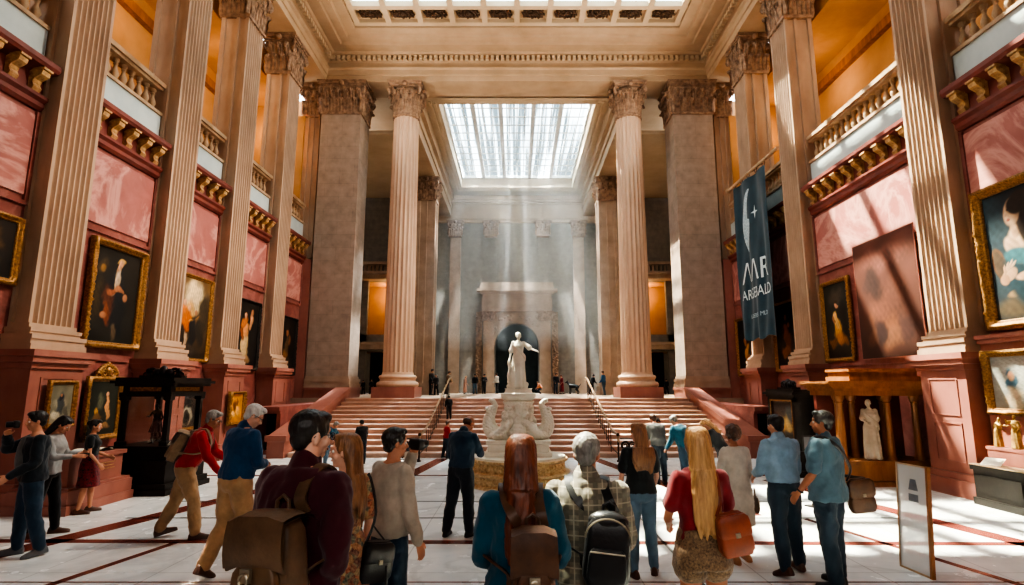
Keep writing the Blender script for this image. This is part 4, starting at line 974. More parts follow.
def body(mb, sk, fingers=True, grip=(.5,.5), bare=True):
    m = sk.sex == 'm'; b = sk.bulk
    torso(mb, sk, TOR[sk.sex])
    nr = .056*(.6+.4*b) if m else .045
    limb(mb, [sk.tp((0,-.012,1.45)), sk.tp((0,-.004,1.5)), sk.hp((0,.004,1.55)), sk.hp((0,.012,1.6))], [nr*1.15, nr, nr*.97, nr])
    mb.ell(sk.hp((0,-.004,1.668)), (.074*sk.hs,.094*sk.hs,.086*sk.hs), 24, 16, sk.Rh)
    mb.ell(sk.hp((0,.028,1.606)), (.058*sk.hs,.064*sk.hs,.078*sk.hs), 20, 14, sk.Rh)
    mb.ell(sk.hp((0,.062,1.552)), (.03*sk.hs,.028*sk.hs,.026*sk.hs), 14, 10, sk.Rh)
    mb.ell(sk.hp((0,.078,1.672)), (.05*sk.hs,.016*sk.hs,.02*sk.hs), 14, 10, sk.Rh)
    mb.tube([sk.hp((0,.084,1.66)), sk.hp((0,.1,1.632)), sk.hp((0,.112,1.61)), sk.hp((0,.094,1.6))], [.01,.012,.0155,.011], 8)
    mb.ell(sk.hp((0,.086,1.577)), (.024*sk.hs,.012*sk.hs,.013*sk.hs), 12, 8, sk.Rh)
    for s in (-1, 1):
        mb.ell(sk.hp((s*.076,-.004,1.63)), (.011,.02,.033), 10, 8, sk.Rh @ Rz(-s*18)); mb.ell(sk.hp((s*.045,.062,1.61)), (.024,.022,.024), 10, 8, sk.Rh)
        S, E, W, F = sk.arm[s]; q = .5+.5*b
        mb.ell(S+Vector((-s*.014,0,-.014)), (.043*q,.043*q,.043*q), 14, 10)
        limb(mb, [S, S.lerp(E,.45), E, E.lerp(W,.3), W], [(.04 if m else .035)*q,(.042 if m else .036)*q,(.036 if m else .031)*q,(.038 if m else .032)*q,.026 if m else .023])
        hand(mb, sk, s, fingers, grip[0 if s > 0 else 1])
        Hh, K, A, yw, pt = sk.leg[s]
        limb(mb, [Hh, Hh.lerp(K,.4), K, K.lerp(A,.3), K.lerp(A,.7), A], [.088*q,.078*q,.054,.056,.04,.036])
        foot(mb, sk, s)
def sleeves(mb, sk, e, to=1.0, flare=0.0):
    m = sk.sex == 'm'; q = .5+.5*sk.bulk
    for s in (-1, 1):
        S, E, W, F = sk.arm[s]; mb.ell(S+Vector((-s*.012,0,-.01)), (.052*q+e*.8,)*3, 14, 10)
        if to <= .5: limb(mb, [S, S.lerp(E,.45), S.lerp(E, to*2)], [.046*q+e,.046*q+e*1.1,.044*q+e*1.3+flare])
        else:
            P = E.lerp(W, (to-.5)*2)
            limb(mb, [S, S.lerp(E,.45), E, E.lerp(P,.4), P], [(.046 if m else .04)*q+e,(.046 if m else .039)*q+e,(.041 if m else .035)*q+e*.9,(.041 if m else .034)*q+e*.8,.029+e*.7+flare])
def top_secs(sk, hem, loose=0.0, neck=1.5):
    t = TOR[sk.sex]; hemr = np.interp(hem, [a[0] for a in t], [a[1] for a in t]) if hem > .9 else (.175 if sk.sex == 'm' else .18)
    hy = np.interp(hem, [a[0] for a in t], [a[2] for a in t]) if hem > .9 else (.118 if sk.sex == 'm' else .126)
    out = [(hem, hemr+loose*.6, hy+loose*.6, 0)] + [(z, rx+loose*(1 if z < 1.2 else .3), ry+loose*(1 if z < 1.2 else .3), y) for z, rx, ry, y in t if z > hem+.03 and z < neck]
    return out
def trousers(mb, sk, e=.014, waist=1.03, to=1.0, flare=0.0):
    t = TOR[sk.sex]; torso(mb, sk, [a for a in t if a[0] < waist] + [(waist, np.interp(waist, [a[0] for a in t], [a[1] for a in t]), np.interp(waist, [a[0] for a in t], [a[2] for a in t]), 0)], e)
    q = .5+.5*sk.bulk
    for s in (-1, 1):
        Hh, K, A, yw, pt = sk.leg[s]
        if to < .5: limb(mb, [Hh, Hh.lerp(K, to), Hh.lerp(K, to*2)], [.094*q+e, .09*q+e+flare*.5, .084*q+e+flare], 18)
        else: limb(mb, [Hh, Hh.lerp(K,.4), K, K.lerp(A,.35), K.lerp(A,.75), A-(A-K).normalized()*.012], [.094*q+e,.084*q+e,.06+e*1.2,.062+e,.052+e,.048+e+flare], 18)
def skirt(mb, sk, waist, hem, hemr, e=.015, folds=0, amp=.012, n=48):
    t = TOR[sk.sex]; g = lambda z, i: float(np.interp(z, [a[0] for a in t], [a[i] for a in t]))
    secs = [(hem, hemr, hemr*.86, 0), (hem+(.9-hem)*.5, (hemr+.178)/2+.004, (hemr*.86+.13)/2, 0), (.9, .176, .126, -.01), (.95, .174, .122, -.01), (waist, g(waist,1), g(waist,2), 0)]
    jag = (lambda a, z: amp*math.sin(a*folds+z*3)*max(0, (waist-z)/(waist-hem))) if folds else None
    kx = [sk.leg[s][1] for s in (-1, 1)]; my = (kx[0].y+kx[1].y)/2
    def f(p):
        p = sk.tp(p); k = max(0, min(1, (.9-p.z)/.45)); return p + Vector((0, my*k, 0))
    torso(mb, sk, secs, e, n, f, jag)

def hair_short(mb, sk, vol=1.0, front=.0, nape=True):
    h = sk.hs
    mb.ell(sk.hp((0,-.016,1.682)), (.083*vol*h,.098*vol*h,.088*vol*h), 28, 18, sk.Rh)
    if nape: mb.ell(sk.hp((0,-.052,1.625)), (.064*vol*h,.046*vol*h,.06*vol*h), 20, 12, sk.Rh)
    mb.ell(sk.hp((0,.045,1.735)), (.062*h,.05*h,.03*h*vol), 16, 10, sk.Rh)
    for s in (-1, 1): mb.ell(sk.hp((s*.07,.016,1.665)), (.013*h,.03*h,.035*h), 10, 8, sk.Rh)
def hair_long(mb, sk, zend, spread=.1, fullness=1.0, off=0.0):
    """curtain of hair hanging from the crown down the back, grooved into strands"""
    h = sk.hs; n = 72; rs = []
    prof = [(1.77,.03,.03,-.01),(1.757,.062,.07,-.012),(1.72,.08,.092,-.016),(1.67,.087,.096,-.026),(1.61,.088,.072,-.055),(1.55,.09,.056,-.07),(1.48,.094,.05,-.082)]
    zz = 1.48
    while zz > zend+.03:
        t = (1.48-zz)/(1.48-zend); prof.append((zz, spread*(1+.12*math.sin(t*3)), .052-.012*t, -.092-.035*min(1,t*1.6))); zz -= .07
    prof += [(zend+.02, spread*.86, .034, -.13), (zend, spread*.6, .02, -.13)]
    Wn = (Matrix.Rotation(math.atan2(*(sk.Rh @ Vector((0,1,0))).yx)-PI/2, 3, 'Z'))
    top = sk.hp((0,0,1.5)); base = sk.tp((0,0,1.5))
    for z, rx, ry, yo in cat(prof, 4):
        k = max(0, min(1, (1.66-z)/.4)); k = k*k*(3-2*k); ring = []
        for j in range(n):
            a = 2*PI*j/n; g = 1+.07*fullness*mnoise.noise(Vector((math.cos(a)*9, math.sin(a)*9, z*2.2+off)))+.03*math.sin(a*31+z*6)
            te = max(0, (1.4-z)/(1.4-zend)) if zend < 1.38 else 0
            p = Vector((rx*fullness*g*math.cos(a), yo+ry*g*math.sin(a), z + te*te*.11*mnoise.noise(Vector((math.cos(a)*3.1+off, math.sin(a)*1.5, 4.0))) + te*.03*math.sin(a*9+off))); hpv = sk.hp(p)
            low = base + (Rz(sk.head[0]*.6) if True else 1) @ (Rx(-sk.lean*.7) @ (p-Vector((0,0,1.5)))) + (top-base)
            ring.append(hpv.lerp(low, k))
        rs.append(ring)
    mb.rings(rs)

# ------------------------------------------------------------------ cloth and skin colours
SKIN = [pm('warm_skin', (206,150,120), (186,128,100), 5, .5, .05, spec=.4), pm('tan_skin', (178,122,92), (156,102,76), 5, .5, .05), pm('fair_skin', (222,172,146), (204,150,124), 5, .5, .05)]
def hairmat(name, c1, c2):
    return pm(name, c1, c2, 40, .42, .5, stretch=(1,1,.12), bscale=150, bdist=.004, spec=.5)
HM = {'black': hairmat('black_hair', (34,28,26), (14,12,12)), 'brown': hairmat('brown_hair', (92,58,38), (48,30,22)), 'auburn': hairmat('auburn_hair', (124,66,40), (66,32,22)),
      'lightbrown': hairmat('light_brown_hair', (158,112,76), (102,68,44)), 'blonde': hairmat('blonde_hair', (214,172,118), (146,104,64)), 'grey': hairmat('grey_hair', (150,146,140), (92,88,84)), 'white': hairmat('white_hair', (214,212,206), (160,156,150))}
M['eye'] = pm('eye_white', (228,222,214), (210,204,196), 3, .25, 0); M['iris'] = pm('dark_iris', (44,32,26), (30,22,18), 3, .2, 0)
M['lip'] = pm('lips', (168,88,80), (148,72,66), 3, .45, 0); M['lens'] = pm('black_spectacle_rim', (20,18,18), (14,12,12), 3, .3, 0)
M['leather'] = pm('brown_leather', (98,66,44), (62,40,27), 7, .42, .35, bscale=60, bdist=.004)
M['tanleather'] = pm('olive_tan_leather', (112,86,62), (72,54,40), 5, .42, .35, bscale=60, bdist=.004)
M['redleather'] = pm('russet_leather', (156,74,44), (104,46,30), 6, .4, .35, bscale=60, bdist=.004)
M['blackleather'] = pm('black_leather', (34,34,36), (18,18,20), 6, .33, .35, bscale=60, bdist=.004)
M['canvasbag'] = fabric('khaki_canvas', (150,126,98), (112,92,70), 8)
M['metal'] = pm('brushed_metal', (190,180,160), (160,150,130), 6, .3, 0, .9)
M['rubber'] = pm('shoe_black', (36,32,32), (22,20,20), 5, .5, .1); M['brownshoe'] = pm('brown_shoe_leather', (92,58,42), (60,38,28), 5, .45, .1); M['greyshoe'] = pm('grey_sneaker', (98,100,102), (70,72,76), 5, .7, .1); M['tanshoe'] = pm('tan_sandal', (176,124,88), (140,94,64), 5, .55, .1)
F = {}
for nm, c in dict(jacket=(34,42,50), greytee=(104,104,102), jeans=(40,62,82), jeans2=(36,52,66), paleblue=(96,122,142), greytop=(168,170,170), blacktr=(24,24,28), blackdress=(22,30,34), red=(176,36,40), khaki=(176,142,106), khaki2=(190,152,112), blue=(26,72,112), maroon=(74,24,36), beige=(190,180,164), navy=(34,58,78), navytr=(34,42,50), teal=(22,82,104), blacktee=(20,24,28), redtee=(122,26,36), white=(222,212,196), shirtblue=(156,190,214), bluetee=(92,122,138), darksuit=(34,34,38), floralfar=(206,150,128), orange=(206,120,72)).items(): F[nm] = fabric('cloth_'+nm, c)
def pattern(name, kind):
    t = NT(name); v = t.coord((1,1,1))
    if kind == 'floral':
        vo = t.node('ShaderNodeTexVoronoi'); vo.inputs['Scale'].default_value = 26; t.ln(v, vo.inputs['Vector'])
        s = t.node('ShaderNodeSeparateColor'); t.ln(vo.outputs['Color'], s.inputs[0])
        c = t.ramp(s.outputs[0], [(.0,(60,48,44)),(.18,(192,96,72)),(.36,(206,176,128)),(.55,(70,96,88)),(.72,(214,150,96)),(.88,(110,52,52))])
        t.node('ShaderNodeValue'); t.base(t.mix(.35, c, t.ramp(t.noise(v, 60, 3), [(.35,(40,34,34)),(.65,(226,200,160))])))
    elif kind == 'plaid':
        sx = t.node('ShaderNodeSeparateXYZ'); t.ln(v, sx.inputs[0]); ls = []
        for o in (0, 2):
            m = t.math('FRACT', t.math('MULTIPLY', sx.outputs[o], 12.0)); ls.append(t.math('LESS_THAN', m, .09)); ls.append(t.math('LESS_THAN', t.math('ABSOLUTE', t.math('SUBTRACT', m, .55)), .17))
        c = t.ramp(t.noise(v, 30, 3), [(.3,(112,104,88)),(.7,(142,134,116))])
        c = t.mix(t.math('MULTIPLY', t.math('MAXIMUM', ls[1], ls[3]), .55), c, lin((74,74,68))); c = t.mix(t.math('MULTIPLY', t.math('MAXIMUM', ls[0], ls[2]), .7), c, lin((176,168,148))); t.base(c)
    elif kind == 'tweed': t.base(t.ramp(t.noise(v, 70, 4, .7), [(.3,(52,40,34)),(.5,(110,88,68)),(.7,(150,124,96))]))
    elif kind == 'redpat': t.base(t.ramp(t.noise(v, 26, 3, .6, 1), [(.4,(20,22,26)),(.5,(120,28,36)),(.62,(84,20,28)),(.75,(30,30,34))]))
    t.bump(t.noise(v, 80, 3), .2, .003); return t.set(.85, 0, .2, .2)
for k in ('floral', 'plaid', 'tweed', 'redpat'): F[k] = pattern('cloth_'+k, k)

# ------------------------------------------------------------------ a clothed person
def person(label, pos, yaw, sk, parts, hair=('short','black'), skin=0, shoes='rubber', vox=.008, cvox=.012, face=True, glasses=False, group=None, fingers=True, grip=(.5,.5), seed=0, z=0.0, extra=None):
    t = thing('person', label, 'person', (pos[0], pos[1], z), R(yaw), group)
    b = MB(); body(b, sk, fingers, grip); me = remesh(sk.fin(b), vox*sk.k, 3); put('body', me, SKIN[skin], t)
    for nm, mat, fn, wr in parts:
        b = MB(); fn(b); me = remesh(sk.fin(b), cvox*sk.k, 3)
        if wr:
            wrinkle(me, wr*1.7, 7, (1,1,.75), seed+len(nm)); wrinkle(me, wr*.7, 19, (1,1,.6), seed+9)
        put(nm, me, F[mat] if mat in F else M[mat], t)
    if shoes:
        for s in (-1, 1):
            b = MB(); foot(b, sk, s, .006, .003); b2 = sk.fin(b); put('shoe', b2.mesh('shoe', [], True), M[shoes], t)
    style, hc = hair[0], hair[1]; b = MB()
    if style == 'short':
        hair_short(b, sk, hair[2] if len(hair) > 2 else 1.0); me = remesh(sk.fin(b), .006*sk.k, 2); wrinkle(me, .004, 45, (1,1,.5), seed)
    elif style == 'curly':
        hair_short(b, sk, 1.08)
        r = random.Random(seed)
        for i in range(110):
            v = Vector((r.gauss(0,1), r.gauss(-.5,1), r.gauss(.1,1))).normalized()
            if v.y < .45: b.ell(sk.hp((v.x*.088, -.02+v.y*.1, 1.665+v.z*.1)), (.022,)*3, 8, 6)
        me = remesh(sk.fin(b), .007*sk.k, 1); wrinkle(me, .005, 50, (1,1,1), seed)
    elif style == 'bun':
        hair_short(b, sk, 1.0); b.ell(sk.hp((0,-.11,1.69)), (.045,.04,.045), 14, 10); me = remesh(sk.fin(b), .006*sk.k, 2); wrinkle(me, .004, 40, (1,1,.5), seed)
    elif style == 'bald':
        b.ell(sk.hp((0,-.03,1.645)), (.08*sk.hs,.084*sk.hs,.055*sk.hs), 20, 12, sk.Rh); me = remesh(sk.fin(b), .006*sk.k, 2); wrinkle(me, .003, 45, (1,1,.5), seed)
    else:
        hair_long(b, sk, hair[2], hair[3], 1.0, seed); hair_short(b, sk, .98, nape=False); me = remesh(sk.fin(b), .006*sk.k, 1); wrinkle(me, .004, 60, (1,1,.12), seed)
    put('hair', me, HM[hc], t)
    if face:
        for s in (-1, 1):
            b = MB(); b.ell(sk.hp((s*.031,.079,1.642)), (.0125*sk.hs,)*3, 10, 8); e = put('eye', sk.fin(b).mesh('eye', [], True), M['eye'], t)
            b = MB(); b.ell(sk.hp((s*.032,.0885,1.642)), (.006*sk.hs,.0045,.006*sk.hs), 8, 6, sk.Rh); put('iris', sk.fin(b).mesh('iris', [], True), M['iris'], e)
        b = MB(); b.ell(sk.hp((0,.096,1.577)), (.022*sk.hs,.007,.008*sk.hs), 12, 8, sk.Rh); put('lips', sk.fin(b).mesh('lips', [], True), M['lip'], t)
    if glasses:
        b = MB()
        for s in (-1, 1):
            c = [sk.hp((s*.034+.024*math.cos(a), .104, 1.642+.019*math.sin(a))) for a in [2*PI*i/14 for i in range(15)]]; b.tube(c, .0022, 6)
            b.tube([sk.hp((s*.058,.103,1.648)), sk.hp((s*.08,.06,1.648)), sk.hp((s*.083,-.005,1.645)), sk.hp((s*.082,-.02,1.63))], .0025, 6)
        b.tube([sk.hp((-.01,.105,1.645)), sk.hp((.01,.105,1.645))], .0022, 6); put('glasses', sk.fin(b).mesh('glasses', [], True), M['lens'], t)
    if extra: extra(t, sk)
    return t
def shirt(sk, hem, e=.016, to=1.0, loose=.0, neck=1.495, flare=0.0, collar=False):
    def fn(b):
        torso(b, sk, top_secs(sk, hem, loose, neck), e); sleeves(b, sk, e*.8, to, flare)
        if collar: limb(b, [sk.tp((0,-.014,1.455)), sk.hp((0,-.008,1.508))], [.074, .066], 18)
    return fn
def tr(sk, e=.014, waist=1.03, to=1.0, flare=0.0): return lambda b: trousers(b, sk, e, waist, to, flare)
def sk_(sk, waist, hem, r, folds=0, amp=.012, e=.015): return lambda b: skirt(b, sk, waist, hem, r, e, folds, amp)
def both(*fs):
    def fn(b):
        for f in fs: f(b)
    return fn
def belt(mat='brownshoe'):
    def ex(t, sk):
        b = MB(); s = TOR[sk.sex]; g = lambda z, i: float(np.interp(z, [a[0] for a in s], [a[i] for a in s]))
        torso(b, sk, [(z, g(z,1), g(z,2), 0) for z in (1.0,1.012,1.024,1.036)], .019); put('belt', sk.fin(b).mesh('belt', [], True), M[mat], t)
    return ex
def at_person(p, loc):
    return Vector(p.location) + Matrix.Rotation(p.rotation_euler.z, 3, 'Z') @ Vector(loc)
# ------------------------------------------------------------------ bags (things of their own)
def rbox(b, c, w, d, h, n=28, p=.35, taper=1.0, Mx=None, m=8, bulge=0.0):
    rs = []
    for i in range(m+1):
        t = i/m; z = -h/2+h*t; k = (1-abs(2*t-1)**6*.22)*(taper+(1-taper)*(1-t)); ring = []
        for j in range(n):
            a = 2*PI*j/n; x = math.copysign(abs(math.cos(a))**p, math.cos(a)); y = math.copysign(abs(math.sin(a))**p, math.sin(a)); q = Vector((x*w/2*k, y*d/2*k*(1+bulge*math.sin(PI*t)), z))
            ring.append(Vector(c) + (Mx @ q if Mx else q))
        rs.append(ring)
    b.rings(rs)
def backpack(p, sk, label, mat, w=.29, h=.38, d=.14, cx=0.0, top=1.36, straps=(-1,1), flap=True, strapmat=None, rivet='metal', tilt=0.0, back=0.0):
    strapmat = strapmat or mat; k = sk.k
    yb = -.128-back-d/2; c = Vector((cx, yb-.02, top-h/2)); cw = sk.w(sk.tp(c)); t = thing('backpack', label, 'backpack', at_person(p, cw), p.rotation_euler.z)
    L = Rx(-sk.lean) @ Ry(tilt); o = lambda v: (sk.w(sk.tp(v)) - cw)
    def bag(nm, fn, m_, sm=True):
        b = MB(); fn(b); b.v = [tuple((L @ Vector(v))*k) for v in b.v]; me = b.mesh(nm, M[m_], sm)
        return link(nm, me, t)
    bag('main_compartment', lambda b: rbox(b, (0,0,-.01), w, d, h*.96, taper=.86, bulge=.1), mat)
    bag('front_pocket', lambda b: rbox(b, (0,-d/2-.012,-h*.2), w*.8, .05, h*.48, taper=.92), mat)
    if flap:
        def fl(b):
            rs = []
            for i in range(13):
                a = i/12; y = d*.5-(d+.035)*min(1,a*1.9)+.0; z = h*.49+.018-(.0 if a < .5 else (a-.5)*2*h*.42)-.02*abs(2*min(1,a*1.9)-1)**3; ww = w*(.47 + .05*a)
                if a >= .5: y = -d*.5-.042-.012*math.sin((a-.5)*2*PI)
                rs.append([Vector((ww*x, y-(.0 if abs(x) < .9 else -.012), z-(.02 if abs(x) > .9 else .0))) for x in (-1,-.93,-.5,0,.5,.93,1)])
            b.rings(rs, cap=False, closed=False)
            rs2 = [[v+Vector((0,.012,-.012)) for v in r] for r in rs]; b.rings(rs2[::-1], cap=False, closed=False)
        bag('flap', fl, mat, 60)
        bag('buckle', lambda b: (b.obox((0,-d/2-.06,-h*.02),.05,.012,.05), b.tube([(.022*math.cos(q),-d/2-.07,-h*.02-.012+.022*math.sin(q)) for q in [2*PI*i/12 for i in range(13)]], .005, 6)), rivet)
    else:
        bag('zip', lambda b: (b.tube([(-w*.34,-d/2-.038,.0),(w*.34,-d/2-.038,.0)], .005, 6), b.tube([(w*.46*math.cos(q), -d*.42, h*.16+h*.3*math.sin(q)) for q in [PI*i/16 for i in range(17)]], .006, 6)), rivet)
        bag('top_dome', lambda b: b.ell((0,0,h*.4), (w*.42,d*.46,h*.16), 20, 12), mat)
    bag('carry_loop', lambda b: b.tube([(-.035,d*.3,h*.46),(-.03,d*.3,h*.46+.055),(0,d*.3,h*.46+.075),(.03,d*.3,h*.46+.055),(.035,d*.3,h*.46)], .009, 8), strapmat)
    f = 1 if sk.sex == 'm' else .88; e = .034+back*.5
    for s in straps:
        x0 = cx*.9; pts = [(cx+s*.06,yb+d/2,top-.01),(x0*.5+s*.085*f,-.118-e,top+.05),(s*.1*f,-.08-e*.4,1.45),(s*.108*f,-.01,1.478+e*.7),(s*.115*f,.06+e*.4,1.45),(s*.122*f,.108+e,1.36),(s*.14*f,.1+e,1.25),(s*.165*f+s*e,.02,1.16),(cx*.7+s*.13*f,-.11-e,1.1),(cx+s*w*.4,yb+d*.3,top-h*.85)]
        c2 = cat(pts, 4); P = [o(Vector(q)) for q in c2]; b = MB(); rs = []
        for i, q in enumerate(P):
            tg = (P[min(i+1,len(P)-1)]-P[max(i-1,0)]).normalized(); 
            n_ = q - (o(Vector((s*.09,0,1.36)))); n_ -= tg*n_.dot(tg); n_ = n_.normalized() if n_.length > 1e-5 else Vector((0,1,0)); sd = tg.cross(n_)
            wd = .026*k; th = .005*k; rs.append([q+sd*wd+n_*th, q-sd*wd+n_*th, q-sd*wd-n_*th, q+sd*wd-n_*th])
        b.rings(rs); link('strap', b.mesh('strap', M[strapmat], 60), t)
    return t
def shoulder_bag(p, sk, label, mat, c, w, d, h, strap, yaw=0, cat_='bag', name='shoulder_bag', tilt=0, taper=1.05, flap=True, th=.012, strapmat=None):
    """bag centre c and strap points in the wearer's frame"""
    k = sk.k; cw = sk.w(Vector(c)); t = thing(name, label, cat_, at_person(p, cw), p.rotation_euler.z); L = Rz(yaw) @ Ry(tilt)
    b = MB(); rbox(b, (0,0,0), w, d, h, taper=taper, bulge=.25); b.v = [tuple((L @ Vector(v))*k) for v in b.v]; b.build('bag_body', M[mat], t, True)
    if flap:
        b = MB(); rbox(b, (0,-d*.28,h*.2), w*.96, d*.62, h*.55, taper=.94, bulge=.2); b.v = [tuple((L @ Vector(v))*k) for v in b.v]; b.build('flap', M[mat], t, True)
        b = MB(); b.obox((0,-d*.66,h*.02), .03, .014, .03); b.v = [tuple((L @ Vector(v))*k) for v in b.v]; b.build('clasp', M['metal'], t)
    for nm, pts in strap:
        P = [(L @ Vector(q[1:]))*k if q[0] == 'b' else sk.w(sk.tp(q))-cw for q in pts]; P = [q[:] for q in cat([tuple(v) for v in P], 4)]
        b = MB(); b.tube([Vector(q) for q in P], th*k, 8, .5); b.build(nm, M[strapmat or mat], t, True)
    return t
# ================================================================== STATUES
def statue(name, label, cat_, mat, loc, rz, H, sk, robe=None, extra=None, vox=.013, amp=.006, parent=None, seed=0):
    b = MB(); body(b, sk, True, (.4,.4))
    if robe: robe(b)
    sk.fin(b)
    if extra: extra(b, sk)
    me = remesh(b, vox*sk.k, 2); wrinkle(me, amp*sk.k, 14, (1,1,.35), seed)
    if parent is None:
        o = put(name, me, mat, None); o.location = loc; o.rotation_euler.z = rz; return tag(o, label, cat_)
    o = put(name, me, mat, parent); o.location = loc; o.rotation_euler.z = rz; return o
def toga(sk, hem=.04, r=.24, folds=11, amp=.022, long_sleeve=False):
    def fn(b):
        torso(b, sk, top_secs(sk, .86, .01, 1.44), .016); skirt(b, sk, 1.06, hem, r, .02, folds, amp, 88); sleeves(b, sk, .02, .42, .02)
        # a mantle swept round the body from shoulder to opposite hip
        for k in range(6):
            t_ = k/5; pts = [sk.tp((.15-.02*t_,-.02,1.43-.03*t_)), sk.tp((.08,.14,1.3-.04*t_)), sk.tp((-.08,.15,1.16-.06*t_)), sk.tp((-.19,.06,1.04-.08*t_)), Vector((-.2,-.06,.96-.1*t_)), Vector((-.06,-.16,1.0-.1*t_)), sk.tp((.12,-.14,1.2-.06*t_)), sk.tp((.16,-.06,1.4-.03*t_))]
            b.tube([q[:3] for q in cat([tuple(p) for p in pts], 4)], .022, 8)
    return fn
ft = thing('fountain', 'white marble fountain with draped statue and curling scrolls on a round gilded base', 'fountain', (.03, 12.2, 0), 0)
def ringtier(nm, prof, mat, bumps=None):
    b = MB(); b.lathe(prof, 72)
    if bumps:
        r, z, dz, n, rs = bumps; q = random.Random(int(r*100))
        for i in range(n):
            a = 2*PI*i/n
            for k in range(3):
                b.ell((r*math.cos(a+k*.02), r*math.sin(a+k*.02), z+dz*q.uniform(-1,1)), (rs*q.uniform(.7,1.3),)*3, 8, 6)
    return b.build(nm, mat, ft, True)
ringtier('gilded_base_tier', [(1.1,0),(1.1,.03),(1.04,.05),(1.02,.07),(1.02,.2),(1.05,.22),(1.08,.24),(1.08,.27)], M['gold2'], (1.02,.135,.04,84,.028))
ringtier('gilded_base_tier', [(1.0,.27),(.98,.29),(.95,.31),(.95,.45),(.98,.47),(1.03,.49),(1.03,.53)], M['gold2'], (.95,.38,.045,80,.028))
ringtier('marble_slab', [(.98,.53),(.98,.57),(.84,.58)], M['white'])
b = MB(); b.sqlathe([(.66,.58),(.68,.6),(.68,.66),(.62,.68),(.62,.82),(.66,.84),(.66,.9)], (0,0,0), 1.0, .8); b.build('marble_plinth', M['white'], ft)
b = MB(); q = random.Random(3)
b.lathe([(.3,.88),(.34,1.0),(.3,1.2),(.24,1.45),(.3,1.62),(.34,1.68)], 24)
for a in range(0, 360, 60):
    c = Vector((.3*math.cos(R(a+30)), .28*math.sin(R(a+30)), 0))
    b.ell(c+Vector((0,0,1.08)), (.15,.15,.17), 14, 10); b.ell(c*.8+Vector((0,0,1.36)), (.11,.11,.13), 12, 8); b.ell(c*1.2+Vector((0,0,.96)), (.16,.14,.09), 12, 8)
for s, z, r in ((0,1.5,.1),(-.13,1.4,.08),(.13,1.4,.08),(0,1.26,.12)): b.ell((s,-.27,z), (r,r*.8,r*1.15), 14, 10)
for i in range(60):
    a = q.uniform(0,6.28); z = q.uniform(.92,1.6); r = .36-.12*(z-.9); b.ell((r*math.cos(a), r*math.sin(a), z), (q.uniform(.03,.07),)*3, 8, 6)
for s in (-1, 1):
    for yy in (-.25,.05): b.tube([(s*.12,yy,1.3),(s*.25,yy-.08,1.16),(s*.42,yy-.06,1.0),(s*.5,yy,.93)], [.05,.075,.09,.06], 10)
me = remesh(b, .014, 1); wrinkle(me, .016, 17, (1,1,1), 4); put('carved_core', me, M['white'], ft)
for s in (-1, 1):
    b = MB(); pts = [(s*.28,0,.98),(s*.46,0,.98),(s*.6,0,1.12),(s*.62,0,1.32),(s*.54,0,1.5),(s*.5,0,1.6),(s*.55,0,1.68),(s*.63,0,1.7)]
    c = cat([(*p, r) for p, r in zip(pts, (.16,.16,.15,.12,.08,.055,.05,.03))], 5); b.tube([x[:3] for x in c], [float(x[3]) for x in c], 14)
    b.ell((s*.46,-.06,.98), (.17,.2,.1), 12, 8)
    for i in range(8): b.ell((s*(.64+.02*math.sin(i)), -.02, 1.0+.075*i), (.06,.08,.035), 8, 6)
    me = remesh(b, .012, 1); wrinkle(me, .012, 20, (1,1,1), 9); put('scroll', me, M['white'], ft)
b = MB(); b.lathe([(.24,1.66),(.3,1.7),(.36,1.74),(.38,1.8),(.38,1.84),(.3,1.86),(.28,1.92),(.3,1.95)], 32); b.build('statue_pedestal', M['white'], ft, True)
sk = Sk(1.2, 'f', 0, (8,-2), (-4,16,34,10), (14,52,30,-20), (4,3,8), (10,4,22), (10,10))
def train(b, sk):
    k = sk.k
    for i, (x, z, r) in enumerate(((-.2,.08,.12),(-.26,.2,.09),(-.24,.34,.07),(.18,.06,.12),(.24,.12,.08),(-.3,.06,.08))): b.ell((x*k*-1, .04*k, z*k), (r*k, r*k*1.1, r*k), 12, 8)
    W = sk.w(sk.arm[1][2]); b.tube([W, W+Vector((.03,0,-.12))*k, W+Vector((-.02,.02,-.32))*k, W+Vector((.03,-.02,-.55))*k, W+Vector((0,0,-.75))*k], [.03*k,.05*k,.06*k,.05*k,.06*k], 10)
    S = sk.hp((0,-.04,1.68)); b.ell(sk.w(S), (.09*k,.1*k,.095*k), 16, 12); b.ell(sk.w(sk.hp((0,-.12,1.66))), (.05*k,)*3, 10, 8)
statue('draped_statue', '', '', M['white'], (0,0,1.95), PI, 1.2, sk, toga(sk, .02, .22), train, .012, .006, ft, 2)
sk = Sk(1.22, 'f', 0, (-20,8), (20,8,60,40), (8,6,30,20), (2,2,4), (8,3,16))
statue('marble_figure', 'pale marble draped figure standing in front of the wooden shrine columns', 'statue', M['ivory'], (7.36, 11.96, .505), R(150), 1.22, sk, toga(sk, .02, .2, 9), None, .013, .006, None, 5)
sk = Sk(.78, 'm', 6, (20,14), (40,10,60,30), (-10,16,50,10), (12,3,18), (-8,4,10))
statue('bronze_figure', 'dark bronze figure standing inside the ebonised display case', 'statue', M['bronze'], (-7.12, 11.35, .886), R(170), .78, sk, lambda b: skirt(b, sk, 1.1, .5, .24, .02, 9, .03), None, .014, .01, None, 6)
sk = Sk(.5, 'f', 10, (-30,10), (60,20,40,20), (-10,20,60,10), (10,3,20), (-10,6,10))
statue('gilt_figure', 'gilt draped figurine bending toward its companion, nearer the red pedestal', 'figurine', M['gilt'], (8.27, 9.9, .972), R(200), .5, sk, toga(sk, .03, .24, 8), None, .016, .01, None, 7)
sk = Sk(.55, 'f', 0, (20,0), (80,30,50,10), (10,20,40,10), (4,3,10), (0,3,4))
